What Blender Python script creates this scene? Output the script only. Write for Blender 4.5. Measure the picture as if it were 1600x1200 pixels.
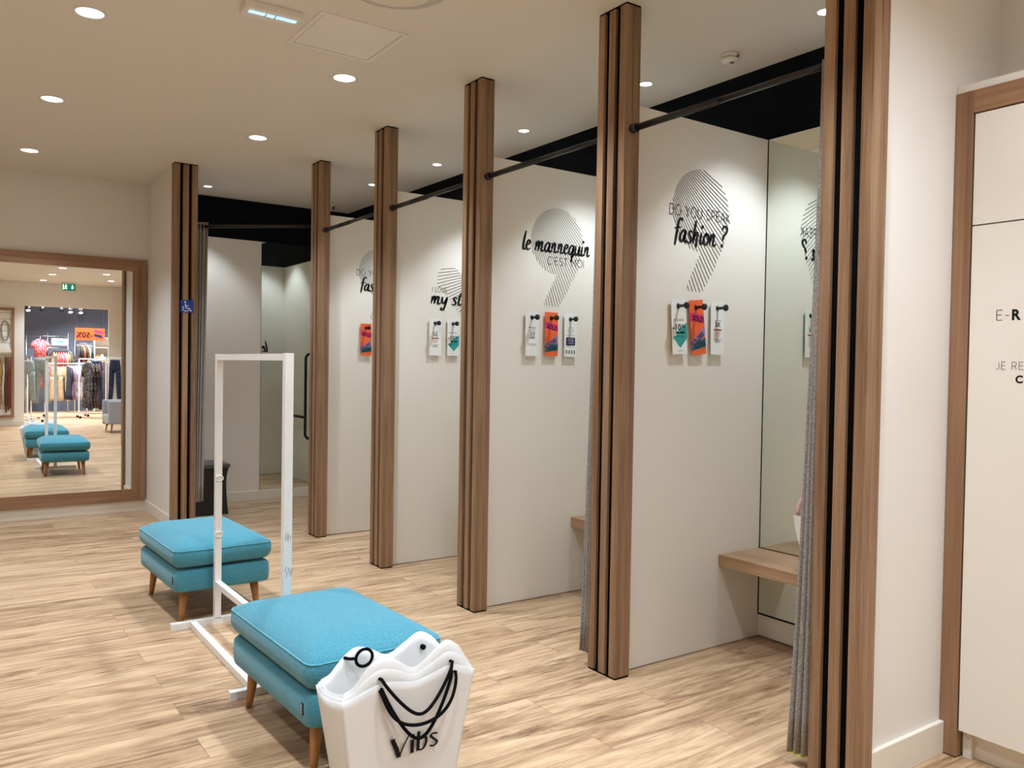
import bpy, bmesh, math, random
from mathutils import Vector, Matrix
random.seed(7)
PI = math.pi
C = bpy.context.scene.collection
for o in list(bpy.data.objects): bpy.data.objects.remove(o)
SC = bpy.context.scene

# ------------------------------------------------------------ camera
cam_d = bpy.data.cameras.new('camera'); cam = bpy.data.objects.new('camera', cam_d); C.objects.link(cam)
cam_d.sensor_width = 36; cam_d.lens = 1284.39 / 1600 * 36; cam_d.clip_start = .05; cam_d.clip_end = 60
r_ = Vector((0.82028442, -0.5717273, 0.01616668)); u_ = Vector((-0.00113828, 0.02663372, 0.99964461)); f_ = Vector((0.57195469, 0.8200113, -0.02119644)).normalized()
r_.normalize(); u_ = r_.cross(f_)
m = Matrix((r_, u_, -f_)).transposed().to_4x4(); m.translation = (0, 0, 1.4)
cam.matrix_world = m
SC.camera = cam
# ------------------------------------------------------------ view, world
SC.view_settings.view_transform = 'Standard'; SC.view_settings.look = 'None'; SC.view_settings.gamma = 1
SC.view_settings.exposure = 0.0; SC.view_settings.use_curve_mapping = False
W = bpy.data.worlds.new('world'); SC.world = W; W.use_nodes = True
W.node_tree.nodes['Background'].inputs[0].default_value = (1, .93, .84, 1); W.node_tree.nodes['Background'].inputs[1].default_value = .05
H = 3.017                      # ceiling height
HALL_W, CAB_W, STORE_W = 105, 69, 420
LIGHT_COL = (.91, 1.04, 1.19)
def lamp(loc, power, size, blend, parent=None, col=LIGHT_COL, rad=.05, rot=(0, 0, 0)):
    d = bpy.data.lights.new('lamp', 'SPOT'); d.energy = power; d.spot_size = math.radians(size); d.spot_blend = blend
    d.shadow_soft_size = rad; d.color = col
    o = bpy.data.objects.new('lamp', d); C.objects.link(o); o.location = loc; o.rotation_euler = rot
    if parent: o.parent = parent
    return o

# ------------------------------------------------------------ materials
def lin(c): return tuple(((x/255)/12.92 if x/255 <= .04045 else ((x/255+.055)/1.055)**2.4) for x in c) + (1,)
def newmat(name):
    m = bpy.data.materials.new(name); m.use_nodes = True
    return m, m.node_tree, m.node_tree.nodes['Principled BSDF']
def node(t, typ, **kw):
    n = t.nodes.new(typ)
    for k, v in kw.items(): setattr(n, k, v)
    return n
def ramp(t, fac, stops):
    r = node(t, 'ShaderNodeValToRGB'); cr = r.color_ramp
    while len(cr.elements) < len(stops): cr.elements.new(.5)
    for e, (p, c) in zip(cr.elements, stops): e.position = p; e.color = c
    t.links.new(fac, r.inputs[0]); return r.outputs[0]
def coords(t, scale=(1, 1, 1), kind='Object', rot=(0, 0, 0)):
    tc = node(t, 'ShaderNodeTexCoord'); mp = node(t, 'ShaderNodeMapping')
    mp.inputs['Scale'].default_value = scale; mp.inputs['Rotation'].default_value = rot
    t.links.new(tc.outputs[kind], mp.inputs[0]); return mp.outputs[0]
def noise(t, vec, scale, detail=4, rough=.55, dist=0):
    n = node(t, 'ShaderNodeTexNoise'); n.inputs['Scale'].default_value = scale; n.inputs['Detail'].default_value = detail
    n.inputs['Roughness'].default_value = rough; n.inputs['Distortion'].default_value = dist
    t.links.new(vec, n.inputs['Vector']); return n.outputs['Fac']
def bump(t, b, h, strength=.2, dist=.002):
    n = node(t, 'ShaderNodeBump'); n.inputs['Strength'].default_value = strength; n.inputs['Distance'].default_value = dist
    t.links.new(h, n.inputs['Height']); t.links.new(n.outputs[0], b.inputs['Normal'])
def plain(name, c, rough=.5, metal=0, spec=.5, vary=.04, scale=6, bmp=0, bscale=200, coat=0):
    m, t, b = newmat(name); v = coords(t)
    f = noise(t, v, scale, 3)
    lo = tuple(x*(1-vary) for x in c[:3]) + (1,); hi = tuple(min(1, x*(1+vary)) for x in c[:3]) + (1,)
    t.links.new(ramp(t, f, [(.3, lo), (.7, hi)]), b.inputs['Base Color'])
    b.inputs['Roughness'].default_value = rough; b.inputs['Metallic'].default_value = metal; b.inputs['Specular IOR Level'].default_value = spec
    if coat: b.inputs['Coat Weight'].default_value = coat
    if bmp: bump(t, b, noise(t, v, bscale, 2), bmp, .001)
    return m
def wood(name, dark, mid, light, axis='Z', rough=.5, s=1.0, fine=False):
    m, t, b = newmat(name)
    k = {'Z': (38, 38, 1.1), 'X': (1.1, 38, 38), 'Y': (38, 1.1, 38)}[axis]
    k = tuple(x*s for x in k)
    v = coords(t, k)
    n1 = noise(t, v, 1.0, 5, .6, .6)
    k2 = tuple(x*.22 for x in k); n2 = noise(t, coords(t, k2), 1.0, 3, .5, 1.2)
    mx = node(t, 'ShaderNodeMath', operation='ADD'); t.links.new(n1, mx.inputs[0]); t.links.new(n2, mx.inputs[1])
    hf = node(t, 'ShaderNodeMath', operation='MULTIPLY'); t.links.new(mx.outputs[0], hf.inputs[0]); hf.inputs[1].default_value = .5
    if fine:
        n3 = noise(t, coords(t, (k[0]*8, k[1]*8, k[2]*4)), 1.0, 3, .7, .4)
        h2 = node(t, 'ShaderNodeMath', operation='MULTIPLY_ADD'); t.links.new(n3, h2.inputs[0]); h2.inputs[1].default_value = .35; t.links.new(hf.outputs[0], h2.inputs[2])
        hf = node(t, 'ShaderNodeMath', operation='SUBTRACT'); t.links.new(h2.outputs[0], hf.inputs[0]); hf.inputs[1].default_value = .175
    t.links.new(ramp(t, hf.outputs[0], [(.36, dark), (.5, mid), (.64, light)]), b.inputs['Base Color'])
    b.inputs['Roughness'].default_value = rough; b.inputs['Specular IOR Level'].default_value = .35
    bump(t, b, n1, .15, .001)
    return m
def emis(name, c, s, base=(.9, .9, .9, 1)):
    m, t, b = newmat(name); b.inputs['Base Color'].default_value = base
    b.inputs['Emission Color'].default_value = c; b.inputs['Emission Strength'].default_value = s
    return m
M = {}
M['cream'] = plain('cream_wall', lin((232, 226, 217)), .6, vary=.012, scale=1.5, bmp=.05, bscale=90)
M['ceiling'] = plain('ceiling_paint', lin((226, 218, 205)), .75, vary=.01, scale=1.2, bmp=.04, bscale=60)
M['panel'] = plain('cream_laminate', lin((236, 229, 217)), .38, vary=.012, scale=1.2)
M['skirting'] = plain('skirting_white', lin((232, 224, 208)), .35, vary=.01)
M['navy'] = plain('navy_wall', lin((9, 14, 20)), .9, spec=.15, vary=.06)
M['black'] = plain('black_metal', lin((18, 17, 18)), .35, vary=.1)
M['recess'] = plain('black_recess', lin((7, 5, 4)), .9, spec=.1, vary=.1)
M['vinyl'] = plain('black_vinyl', lin((16, 14, 16)), .7, spec=.2, vary=.05)
M['vinyl_grey'] = plain('thin_line_vinyl', lin((62, 52, 60)), .5, vary=.05)
M['white_metal'] = plain('white_metal', lin((236, 234, 230)), .3, vary=.02)
M['white_plastic'] = plain('white_plastic', lin((235, 230, 222)), .35, vary=.02)
M['card'] = plain('white_card', lin((240, 238, 232)), .45, vary=.01)
M['post_wood'] = wood('ash_slat_wood', lin((106, 79, 56)), lin((146, 113, 85)), lin((168, 136, 106)), s=1.0, fine=True)
M['post_wood_x'] = wood('ash_wood_across', lin((150, 118, 90)), lin((172, 138, 107)), lin((190, 156, 124)), 'Y', .4)
M['frame_wood_z'] = wood('frame_wood_upright', lin((130, 96, 70)), lin((152, 115, 86)), lin((170, 133, 103)), 'Z', .45)
M['frame_wood_x'] = wood('frame_wood_level', lin((130, 96, 70)), lin((152, 115, 86)), lin((170, 133, 103)), 'X', .45)
M['frame_wood_y'] = wood('frame_wood_depth', lin((130, 96, 70)), lin((152, 115, 86)), lin((170, 133, 103)), 'Y', .45)
M['leg_wood'] = wood('oiled_leg_wood', lin((150, 98, 50)), lin((176, 122, 70)), lin((196, 144, 90)), 'Z', .35)
def mirror_mat():
    m, t, b = newmat('mirror_glass'); b.inputs['Base Color'].default_value = (.92, .93, .91, 1)
    b.inputs['Metallic'].default_value = 1; b.inputs['Roughness'].default_value = .0
    return m
M['mirror'] = mirror_mat()
def mirror_clear():
    m, t, b = newmat('mirror_glass_green'); b.inputs['Base Color'].default_value = (.80, .85, .79, 1)
    b.inputs['Metallic'].default_value = 1; b.inputs['Roughness'].default_value = .0
    return m
M['mirror_green'] = mirror_clear()
def floor_mat():
    m, t, b = newmat('plank_floor')
    v = coords(t)
    br = node(t, 'ShaderNodeTexBrick'); br.offset = .37; br.offset_frequency = 2
    br.inputs['Scale'].default_value = 1; br.inputs['Brick Width'].default_value = 1.25; br.inputs['Row Height'].default_value = .185
    br.inputs['Mortar Size'].default_value = .0012; br.inputs['Mortar Smooth'].default_value = .3
    br.inputs['Color1'].default_value = (0, 0, 0, 1); br.inputs['Color2'].default_value = (1, 1, 1, 1); br.inputs['Mortar'].default_value = (.5, .5, .5, 1)
    t.links.new(v, br.inputs['Vector'])
    off = node(t, 'ShaderNodeVectorMath', operation='SCALE'); t.links.new(br.outputs['Color'], off.inputs[0]); off.inputs['Scale'].default_value = 9.3
    add = node(t, 'ShaderNodeVectorMath', operation='ADD'); t.links.new(v, add.inputs[0]); t.links.new(off.outputs[0], add.inputs[1])
    def st(s, scale, det, rough, dist):
        mp = node(t, 'ShaderNodeMapping'); mp.inputs['Scale'].default_value = s; t.links.new(add.outputs[0], mp.inputs[0])
        return noise(t, mp.outputs[0], scale, det, rough, dist)
    n1 = st((1.3, 12, 1), 1.0, 9, .68, 1.9)      # broad figure
    n2 = st((6, 95, 1), 1.0, 4, .6, 1.2)         # fine pores
    n3 = st((.5, 3.0, 1), 1.3, 2, .5, .5)
    a = node(t, 'ShaderNodeMath', operation='MULTIPLY'); t.links.new(n1, a.inputs[0]); a.inputs[1].default_value = .62
    b2 = node(t, 'ShaderNodeMath', operation='MULTIPLY_ADD'); t.links.new(n2, b2.inputs[0]); b2.inputs[1].default_value = .20; t.links.new(a.outputs[0], b2.inputs[2])
    b3 = node(t, 'ShaderNodeMath', operation='MULTIPLY_ADD'); t.links.new(n3, b3.inputs[0]); b3.inputs[1].default_value = .18; t.links.new(b2.outputs[0], b3.inputs[2])
    sep = node(t, 'ShaderNodeSeparateColor'); t.links.new(br.outputs['Color'], sep.inputs[0])
    b4 = node(t, 'ShaderNodeMath', operation='MULTIPLY_ADD'); t.links.new(sep.outputs[0], b4.inputs[0]); b4.inputs[1].default_value = .05; t.links.new(b3.outputs[0], b4.inputs[2])
    col = ramp(t, b4.outputs[0], [(.38, lin((122, 94, 68))), (.45, lin((158, 126, 95))), (.53, lin((188, 155, 120))), (.62, lin((210, 180, 144)))])
    kn = st((2.2, 26, 1), 1.0, 7, .8, 3.5); kmask = st((.9, 5, 1), 1.7, 2, .5, .8)
    km = node(t, 'ShaderNodeMath', operation='MULTIPLY'); km.use_clamp = True
    t.links.new(ramp(t, kn, [(.46, (1, 1, 1, 1)), (.56, (0, 0, 0, 1))]), km.inputs[0]); t.links.new(ramp(t, kmask, [(.52, (0, 0, 0, 1)), (.66, (1, 1, 1, 1))]), km.inputs[1])
    kmix = node(t, 'ShaderNodeMix', data_type='RGBA'); kmix.blend_type = 'MULTIPLY'; t.links.new(km.outputs[0], kmix.inputs[0]); t.links.new(col, kmix.inputs[6]); kmix.inputs[7].default_value = (.52, .47, .43, 1)
    col = kmix.outputs[2]
    mixm = node(t, 'ShaderNodeMix', data_type='RGBA'); t.links.new(br.outputs['Fac'], mixm.inputs[0]); t.links.new(col, mixm.inputs[6]); mixm.inputs[7].default_value = lin((128, 98, 72))
    t.links.new(mixm.outputs[2], b.inputs['Base Color'])
    b.inputs['Roughness'].default_value = .36; b.inputs['Specular IOR Level'].default_value = .4
    bump(t, b, b3.outputs[0], .12, .001)
    return m
M['floor'] = floor_mat()
def fabric(name, c1, c2, rough=.9, scale=900, big=.0):
    m, t, b = newmat(name)
    n1 = noise(t, coords(t, (1, 1, 1)), scale, 2, .7)
    n2 = noise(t, coords(t, (1, 1, 1)), scale*.5, 1, .5)
    mx = node(t, 'ShaderNodeMath', operation='MULTIPLY_ADD'); t.links.new(n1, mx.inputs[0]); mx.inputs[1].default_value = .6
    m2 = node(t, 'ShaderNodeMath', operation='MULTIPLY'); t.links.new(n2, m2.inputs[0]); m2.inputs[1].default_value = .4; t.links.new(m2.outputs[0], mx.inputs[2])
    t.links.new(ramp(t, mx.outputs[0], [(.38, c1), (.62, c2)]), b.inputs['Base Color'])
    b.inputs['Roughness'].default_value = rough; b.inputs['Specular IOR Level'].default_value = .2
    b.inputs['Sheen Weight'].default_value = .25; b.inputs['Sheen Roughness'].default_value = .5
    bump(t, b, mx.outputs[0], .35, .001)
    return m
M['teal'] = fabric('teal_woven_fabric', lin((56, 124, 140)), lin((80, 147, 164)), scale=330)
M['teal_pipe'] = fabric('teal_piping', lin((70, 142, 158)), lin((104, 178, 190)), scale=300)
M['felt'] = fabric('grey_felt', lin((122, 116, 109)), lin((168, 160, 151)), scale=260)
M['grey_uph'] = fabric('grey_upholstery', lin((134, 134, 138)), lin((162, 162, 166)), scale=200)
M['stool_black'] = plain('black_laminate', lin((30, 29, 29)), .45, vary=.05)
M['stool_top'] = plain('dark_grey_stool_top', lin((84, 84, 86)), .35, vary=.04)
def frosted():
    m, t, b = newmat('frosted_plastic')
    out = t.nodes['Material Output']
    b.inputs['Base Color'].default_value = lin((252, 250, 246)); b.inputs['Roughness'].default_value = .34
    tr = node(t, 'ShaderNodeBsdfTranslucent'); tr.inputs[0].default_value = (.95, .96, .97, 1)
    tp = node(t, 'ShaderNodeBsdfTransparent'); tp.inputs[0].default_value = (.97, .98, 1, 1)
    m1 = node(t, 'ShaderNodeMixShader'); m1.inputs[0].default_value = .36; t.links.new(b.outputs[0], m1.inputs[1]); t.links.new(tr.outputs[0], m1.inputs[2])
    m2 = node(t, 'ShaderNodeMixShader'); m2.inputs[0].default_value = .07; t.links.new(m1.outputs[0], m2.inputs[1]); t.links.new(tp.outputs[0], m2.inputs[2])
    t.links.new(m2.outputs[0], out.inputs[0]); return m
M['frosted'] = frosted()
M['lens'] = emis('lamp_lens', (1, .97, .93, 1), 14)
M['cool_tube'] = emis('cool_tube', (.25, .68, 1, 1), 1.05)
M['green_lit'] = emis('exit_green', lin((10, 120, 90)), .6, lin((10, 120, 90)))
M['white_lit'] = emis('exit_white', (1, 1, 1, 1), 1.3)
M['blue_sign'] = plain('blue_sign', lin((22, 66, 158)), .35, vary=.03)
M['white_ink'] = plain('white_ink', lin((238, 240, 244)), .5, vary=.01)
M['orange'] = plain('orange_ink', lin((240, 100, 48)), .45, vary=.02)
M['magenta'] = plain('magenta_ink', lin((214, 44, 110)), .45, vary=.02)
M['lilac'] = plain('lilac_ink', lin((160, 126, 176)), .45, vary=.02)
M['dark_teal'] = plain('dark_teal_ink', lin((34, 92, 104)), .45, vary=.02)
M['teal_ink'] = plain('teal_ink', lin((44, 158, 152)), .45, vary=.02)
M['navy_ink'] = plain('navy_ink', lin((26, 40, 84)), .45, vary=.02)
M['red_ink'] = plain('red_ink', lin((196, 60, 44)), .45, vary=.02)
M['grey_ink'] = plain('grey_ink', lin((120, 118, 116)), .5, vary=.02)
M['pink'] = plain('pink_ribbon', lin((236, 188, 190)), .5, vary=.03)
M['store_wall'] = plain('slate_wall', lin((112, 122, 142)), .7, vary=.03)
M['chrome'] = plain('brushed_steel', lin((190, 192, 194)), .25, metal=1, vary=.03)
M['sensor_red'] = plain('red_indicator', lin((170, 40, 50)), .4)
def cloth(name, rgb): 
    return fabric(name, lin(tuple(max(0, x-22) for x in rgb)), lin(tuple(min(255, x+14) for x in rgb)), scale=60)
def printed(name, base, spots, scale=40, thr=.55):
    m, t, b = newmat(name)
    f = noise(t, coords(t), scale, 2, .5)
    t.links.new(ramp(t, f, [(thr-.03, base), (thr+.03, spots)]), b.inputs['Base Color']); b.inputs['Roughness'].default_value = .85
    return m
M['c_grey'] = cloth('sage_grey_cloth', (142, 150, 146)); M['c_beige'] = cloth('beige_cloth', (214, 186, 150)); M['c_white'] = cloth('white_cloth', (222, 216, 224))
M['c_lilac'] = cloth('lilac_cloth', (186, 172, 196)); M['c_navy'] = cloth('navy_cloth', (34, 40, 66)); M['c_black'] = cloth('black_cloth', (36, 32, 36))
M['c_brown'] = cloth('plum_cloth', (96, 66, 66)); M['c_floral'] = printed('black_floral_print', lin((30, 26, 30)), lin((190, 170, 150)), 45, .62)
M['c_red'] = printed('red_floral_print', lin((206, 62, 84)), lin((238, 176, 178)), 38, .52); M['c_orange'] = cloth('orange_cloth', (236, 110, 50))
M['c_pink'] = cloth('rose_cloth', (214, 96, 120)); M['c_mauve'] = cloth('mauve_cloth', (150, 118, 136)); M['c_ochre'] = cloth('ochre_cloth', (170, 130, 70)); M['c_rust'] = cloth('rust_cloth', (120, 56, 36))
M['c_olive'] = cloth('olive_cloth', (88, 86, 66)); M['c_cream'] = cloth('cream_cloth', (226, 206, 172))

# ------------------------------------------------------------ mesh helpers
def obj(name, bm, mat, parent=None, smooth=False, mods=None):
    me = bpy.data.meshes.new(name); bm.to_mesh(me); bm.free()
    if isinstance(mat, str): mat = M[mat]
    me.materials.append(mat)
    if smooth:
        for p in me.polygons: p.use_smooth = True
    o = bpy.data.objects.new(name, me); C.objects.link(o)
    if parent: o.parent = parent
    return o
def thing(name, label, cat, loc=(0, 0, 0), rotz=0, group=None):
    o = bpy.data.objects.new(name, None); C.objects.link(o); o.location = loc; o.rotation_euler = (0, 0, rotz); o.empty_display_size = .1
    o['label'] = label; o['category'] = cat
    if group: o['group'] = group
    return o
def tag(o, label, cat, group=None):
    o['label'] = label; o['category'] = cat
    if group: o['group'] = group
    return o
def struct(name, bm, mat, parent=None):
    o = obj(name, bm, mat, parent)
    if parent is None: o['kind'] = 'structure'
    return o
def box(x0, x1, y0, y1, z0, z1, bm=None, bevel=0):
    own = bm is None
    if own: bm = bmesh.new()
    vs = [bm.verts.new((x, y, z)) for z in (z0, z1) for y in (y0, y1) for x in (x0, x1)]
    fs = [bm.faces.new([vs[i] for i in q]) for q in ((0, 2, 3, 1), (4, 5, 7, 6), (0, 1, 5, 4), (2, 6, 7, 3), (0, 4, 6, 2), (1, 3, 7, 5))]
    if bevel:
        es = set(e for f in fs for e in f.edges)
        bmesh.ops.bevel(bm, geom=list(es), offset=bevel, segments=2, affect='EDGES', profile=.5)
    return bm
def tube(pts, r, bm=None, n=10, closed=False, caps=True):
    if bm is None: bm = bmesh.new()
    P = [Vector(p) for p in pts]; L = len(P); rings = []
    up = None
    for i, p in enumerate(P):
        if closed: d = P[(i+1) % L]-P[i-1]
        else: d = P[min(i+1, L-1)]-P[max(i-1, 0)]
        d.normalize()
        if up is None:
            up = Vector((0, 0, 1)) if abs(d.z) < .9 else Vector((1, 0, 0))
        a = d.cross(up).normalized(); up = a.cross(d).normalized()
        rr = r[i] if isinstance(r, (list, tuple)) else r
        rings.append([bm.verts.new(p+a*math.cos(2*PI*k/n)*rr+up*math.sin(2*PI*k/n)*rr) for k in range(n)])
    for i in range(L if closed else L-1):
        A, B = rings[i], rings[(i+1) % L]
        for k in range(n): bm.faces.new((A[k], A[(k+1) % n], B[(k+1) % n], B[k]))
    if caps and not closed:
        bm.faces.new(rings[0][::-1]); bm.faces.new(rings[-1])
    return bm
def sqbar(a, b, w, bm=None):
    """square bar from a to b, w wide"""
    if bm is None: bm = bmesh.new()
    a, b = Vector(a), Vector(b); d = (b-a).normalized()
    up = Vector((0, 0, 1)) if abs(d.z) < .9 else Vector((0, 1, 0))
    s = d.cross(up).normalized()*w/2; t = s.cross(d).normalized()*w/2
    v = [bm.verts.new(p+q) for p in (a, b) for q in (-s-t, s-t, s+t, -s+t)]
    for q in ((3, 2, 1, 0), (4, 5, 6, 7), (0, 1, 5, 4), (1, 2, 6, 5), (2, 3, 7, 6), (3, 0, 4, 7)): bm.faces.new([v[i] for i in q])
    return bm
def lathe(prof, bm=None, n=24, c=(0, 0, 0), axis='Z'):
    if bm is None: bm = bmesh.new()
    rings = []
    for r, z in prof:
        ring = []
        for k in range(n):
            a = 2*PI*k/n
            p = (r*math.cos(a), r*math.sin(a), z)
            if axis == 'Y': p = (p[0], -p[2], p[1])
            ring.append(bm.verts.new((c[0]+p[0], c[1]+p[1], c[2]+p[2])))
        rings.append(ring)
    for A, B in zip(rings, rings[1:]):
        for k in range(n): bm.faces.new((A[k], A[(k+1) % n], B[(k+1) % n], B[k]))
    bm.faces.new(rings[0][::-1]); bm.faces.new(rings[-1])
    bmesh.ops.recalc_face_normals(bm, faces=bm.faces)
    return bm
def rrect(hx, hy, r, n=6):
    pts = []
    for cx, cy, a0 in ((hx-r, hy-r, 0), (-hx+r, hy-r, 90), (-hx+r, -hy+r, 180), (hx-r, -hy+r, 270)):
        for k in range(n+1):
            a = math.radians(a0+90*k/n); pts.append((cx+r*math.cos(a), cy+r*math.sin(a)))
    return pts
def rings_mesh(rings, bm=None, cap0=True, cap1=True):
    if bm is None: bm = bmesh.new()
    V = [[bm.verts.new(p) for p in r] for r in rings]; n = len(V[0])
    for A, B in zip(V, V[1:]):
        for k in range(n): bm.faces.new((A[k], A[(k+1) % n], B[(k+1) % n], B[k]))
    if cap0: bm.faces.new(V[0][::-1])
    if cap1: bm.faces.new(V[-1])
    return bm
def poly(pts, bm=None, th=0, n=(0, -1, 0)):
    """flat polygon, optionally with a small thickness"""
    if bm is None: bm = bmesh.new()
    v = [bm.verts.new(p) for p in pts]
    f = bm.faces.new(v)
    return bm
def plane_map(org, u, v=(0, 0, 1)):
    org, u, v = Vector(org), Vector(u), Vector(v)
    return lambda x, y: org+u*x+v*y

# ------------------------------------------------------------ lettering
def smooth_line(p, k=5):
    if len(p) < 3: return [tuple(q) for q in p]
    out = []; P = [p[0]]+list(p)+[p[-1]]
    for i in range(1, len(P)-2):
        a, b, c, d = P[i-1], P[i], P[i+1], P[i+2]
        for j in range(k):
            t = j/k
            out.append(tuple(.5*(2*b[q]+(c[q]-a[q])*t+(2*a[q]-5*b[q]+4*c[q]-d[q])*t*t+(3*b[q]-a[q]-3*c[q]+d[q])*t**3) for q in range(2)))
    out.append(tuple(p[-1])); return out
def ribbon(bm, fm, pts, w, brush=0):
    """flat stroke along 2d pts; brush>0 makes downstrokes heavier than upstrokes"""
    n = len(pts); L = []; R = []
    for i, p in enumerate(pts):
        a = pts[max(i-1, 0)]; b = pts[min(i+1, n-1)]
        dx, dy = b[0]-a[0], b[1]-a[1]; l = math.hypot(dx, dy) or 1e-9
        dx /= l; dy /= l
        ww = w
        if brush:
            ww = w*(1-brush+brush*abs(dy)**1.2)
            e = min(i, n-1-i)/max(1, n-1); ww *= .55+.45*min(1, e*7)
        L.append(bm.verts.new(fm(p[0]-dy*ww/2, p[1]+dx*ww/2))); R.append(bm.verts.new(fm(p[0]+dy*ww/2, p[1]-dx*ww/2)))
    for i in range(n-1):
        try: bm.faces.new((R[i], R[i+1], L[i+1], L[i]))
        except ValueError: pass
def dot(bm, fm, x, y, r, n=10): bm.faces.new([bm.verts.new(fm(x+r*math.cos(2*PI*k/n), y+r*math.sin(2*PI*k/n))) for k in range(n)])
# brush script: x height 1
SCRIPT = {
 'a': (.86, [[(.62, .86), (.42, 1.0), (.12, .66), (.08, .2), (.28, .0), (.5, .3), (.66, .98)], [(.68, 1.0), (.6, .3), (.72, .0), (.9, .16)]]),
 'b': (.8, [[(.12, 1.9), (.1, .05)], [(.1, .5), (.4, 1), (.68, .6), (.45, .02), (.1, .1)]]),
 's': (.66, [[(.6, .86), (.4, 1.02), (.2, .8), (.44, .46), (.5, .16), (.26, -.03), (.02, .12)]]),
 'h': (.84, [[(.22, 1.95), (.14, .9), (.1, .0)], [(.1, .3), (.34, .92), (.56, .86), (.5, .3), (.5, -.35)]]),
 'i': (.42, [[(.14, 1.0), (.08, .2), (.22, .0), (.4, .18)]]),
 'o': (.74, [[(.4, 1.0), (.1, .7), (.1, .2), (.34, .0), (.6, .3), (.58, .8), (.34, 1.0), (.3, .8), (.7, .82)]]),
 'n': (.86, [[(.1, 1.0), (.1, .0)], [(.1, .3), (.36, .98), (.52, .84), (.48, .2), (.62, .0), (.86, .2)]]),
 'm': (1.24, [[(.1, 1.0), (.1, .0)], [(.1, .3), (.34, .98), (.48, .84), (.46, .0)], [(.48, .3), (.74, .98), (.9, .84), (.86, .2), (1.0, .0), (1.22, .2)]]),
 'f': (.66, [[(.82, 1.72), (.64, 1.95), (.42, 1.7), (.32, .8), (.24, -.35)], [(.0, 1.08), (.35, 1.12), (.72, 1.2)]]),
 'l': (.42, [[(.26, 1.95), (.12, 1.0), (.1, .2), (.22, .02), (.4, .14)]]),
 'e': (.66, [[(.08, .5), (.36, .6), (.48, .86), (.3, 1.02), (.1, .7), (.08, .25), (.3, .0), (.62, .22)]]),
 'q': (.84, [[(.6, .86), (.42, 1.0), (.12, .66), (.08, .2), (.28, .0), (.5, .3), (.64, .98)], [(.66, 1.0), (.58, .2), (.5, -.85)], [(.36, -.3), (.6, -.2), (.84, .1)]]),
 'u': (.86, [[(.1, 1.0), (.06, .3), (.24, .0), (.5, .3), (.62, 1.0)], [(.64, 1.0), (.58, .25), (.7, .0), (.86, .18)]]),
 'y': (.8, [[(.1, 1.0), (.1, .4), (.3, .1), (.54, .5), (.66, 1.0)], [(.68, 1.0), (.58, .1), (.4, -.75), (.12, -.7), (.2, -.4)]]),
 't': (.6, [[(.34, 1.7), (.2, .8), (.2, .15), (.36, .0), (.56, .2)], [(.0, 1.16), (.36, 1.2), (.7, 1.3)]]),
 '?': (.8, [[(.08, 1.45), (.28, 1.86), (.66, 1.72), (.62, 1.3), (.32, .95), (.28, .55)]]),
 ' ': (.5, []),
}
DOTS = {'i': (.2, 1.5), '?': (.24, .12)}
def script_text(s, fm0, x0, x1, base, xh, w=.2, slant=.12, brush=.6):
    """brush lettering between u=x0 and u=x1, x height xh"""
    tot = sum(SCRIPT[c][0] for c in s); k = (x1-x0)/tot
    bm = bmesh.new(); x = 0
    for c in s:
        adv, strokes = SCRIPT[c]
        def fm(px, py, x=x): return fm0(x0+(x+px+slant*py)*k, base+py*xh)
        for st in strokes: ribbon(bm, fm, smooth_line(st), w, brush)
        if c in DOTS: dot(bm, fm, DOTS[c][0], DOTS[c][1], w*.62)
        x += adv
    return bm
def arc(cx, cy, rx, ry, a0, a1, n=14): return [(cx+rx*math.cos(math.radians(a0+(a1-a0)*i/n)), cy+ry*math.sin(math.radians(a0+(a1-a0)*i/n))) for i in range(n+1)]
CAPS = {
 'D': (.85, [[(.08, 0), (.08, 1)], [(.08, 1), (.3, 1)]+arc(.3, .5, .45, .5, 90, -90)+[(.08, 0)]]),
 'O': (1.0, [arc(.5, .5, .44, .5, 0, 360, 24)]), 'Y': (.75, [[(0, 1), (.36, .5), (.72, 1)], [(.36, .5), (.36, 0)]]),
 'U': (.85, [[(.1, 1), (.1, .35)]+arc(.42, .35, .32, .35, 180, 360)+[(.74, 1)]]),
 'S': (.72, [arc(.36, .75, .28, .25, 30, 270, 12)+arc(.36, .25, .3, .25, 90, -150, 12)]),
 'P': (.7, [[(.08, 0), (.08, 1)], [(.08, 1), (.3, 1)]+arc(.34, .72, .28, .28, 90, -90)+[(.08, .44)]]),
 'E': (.68, [[(.08, 0), (.08, 1)], [(.08, 1), (.58, 1)], [(.08, .52), (.52, .52)], [(.08, 0), (.6, 0)]]),
 'A': (.84, [[(0, 0), (.4, 1), (.8, 0)], [(.14, .34), (.66, .34)]]), 'K': (.76, [[(.08, 0), (.08, 1)], [(.66, 1), (.08, .38)], [(.26, .56), (.7, 0)]]),
 'C': (.85, [arc(.48, .5, .42, .5, 50, 310, 20)]), "'": (.2, [[(.1, 1), (.1, .75)]]), 'T': (.68, [[(0, 1), (.66, 1)], [(.33, 1), (.33, 0)]]),
 'M': (1.0, [[(.08, 0), (.08, 1), (.48, .38), (.88, 1), (.88, 0)]]), 'I': (.25, [[(.1, 0), (.1, 1)]]), 'L': (.6, [[(.08, 1), (.08, 0), (.55, 0)]]),
 'V': (.78, [[(0, 1), (.38, 0), (.76, 1)]]), 'R': (.75, [[(.08, 0), (.08, 1)], [(.08, 1), (.3, 1)]+arc(.34, .72, .28, .28, 90, -90)+[(.08, .44)], [(.4, .44), (.66, 0)]]),
 'J': (.55, [[(.42, 1), (.42, .28)]+arc(.2, .28, .22, .28, 0, -130, 8)]), '-': (.45, [[(.06, .45), (.38, .45)]]), ' ': (.4, []),
}
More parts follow.
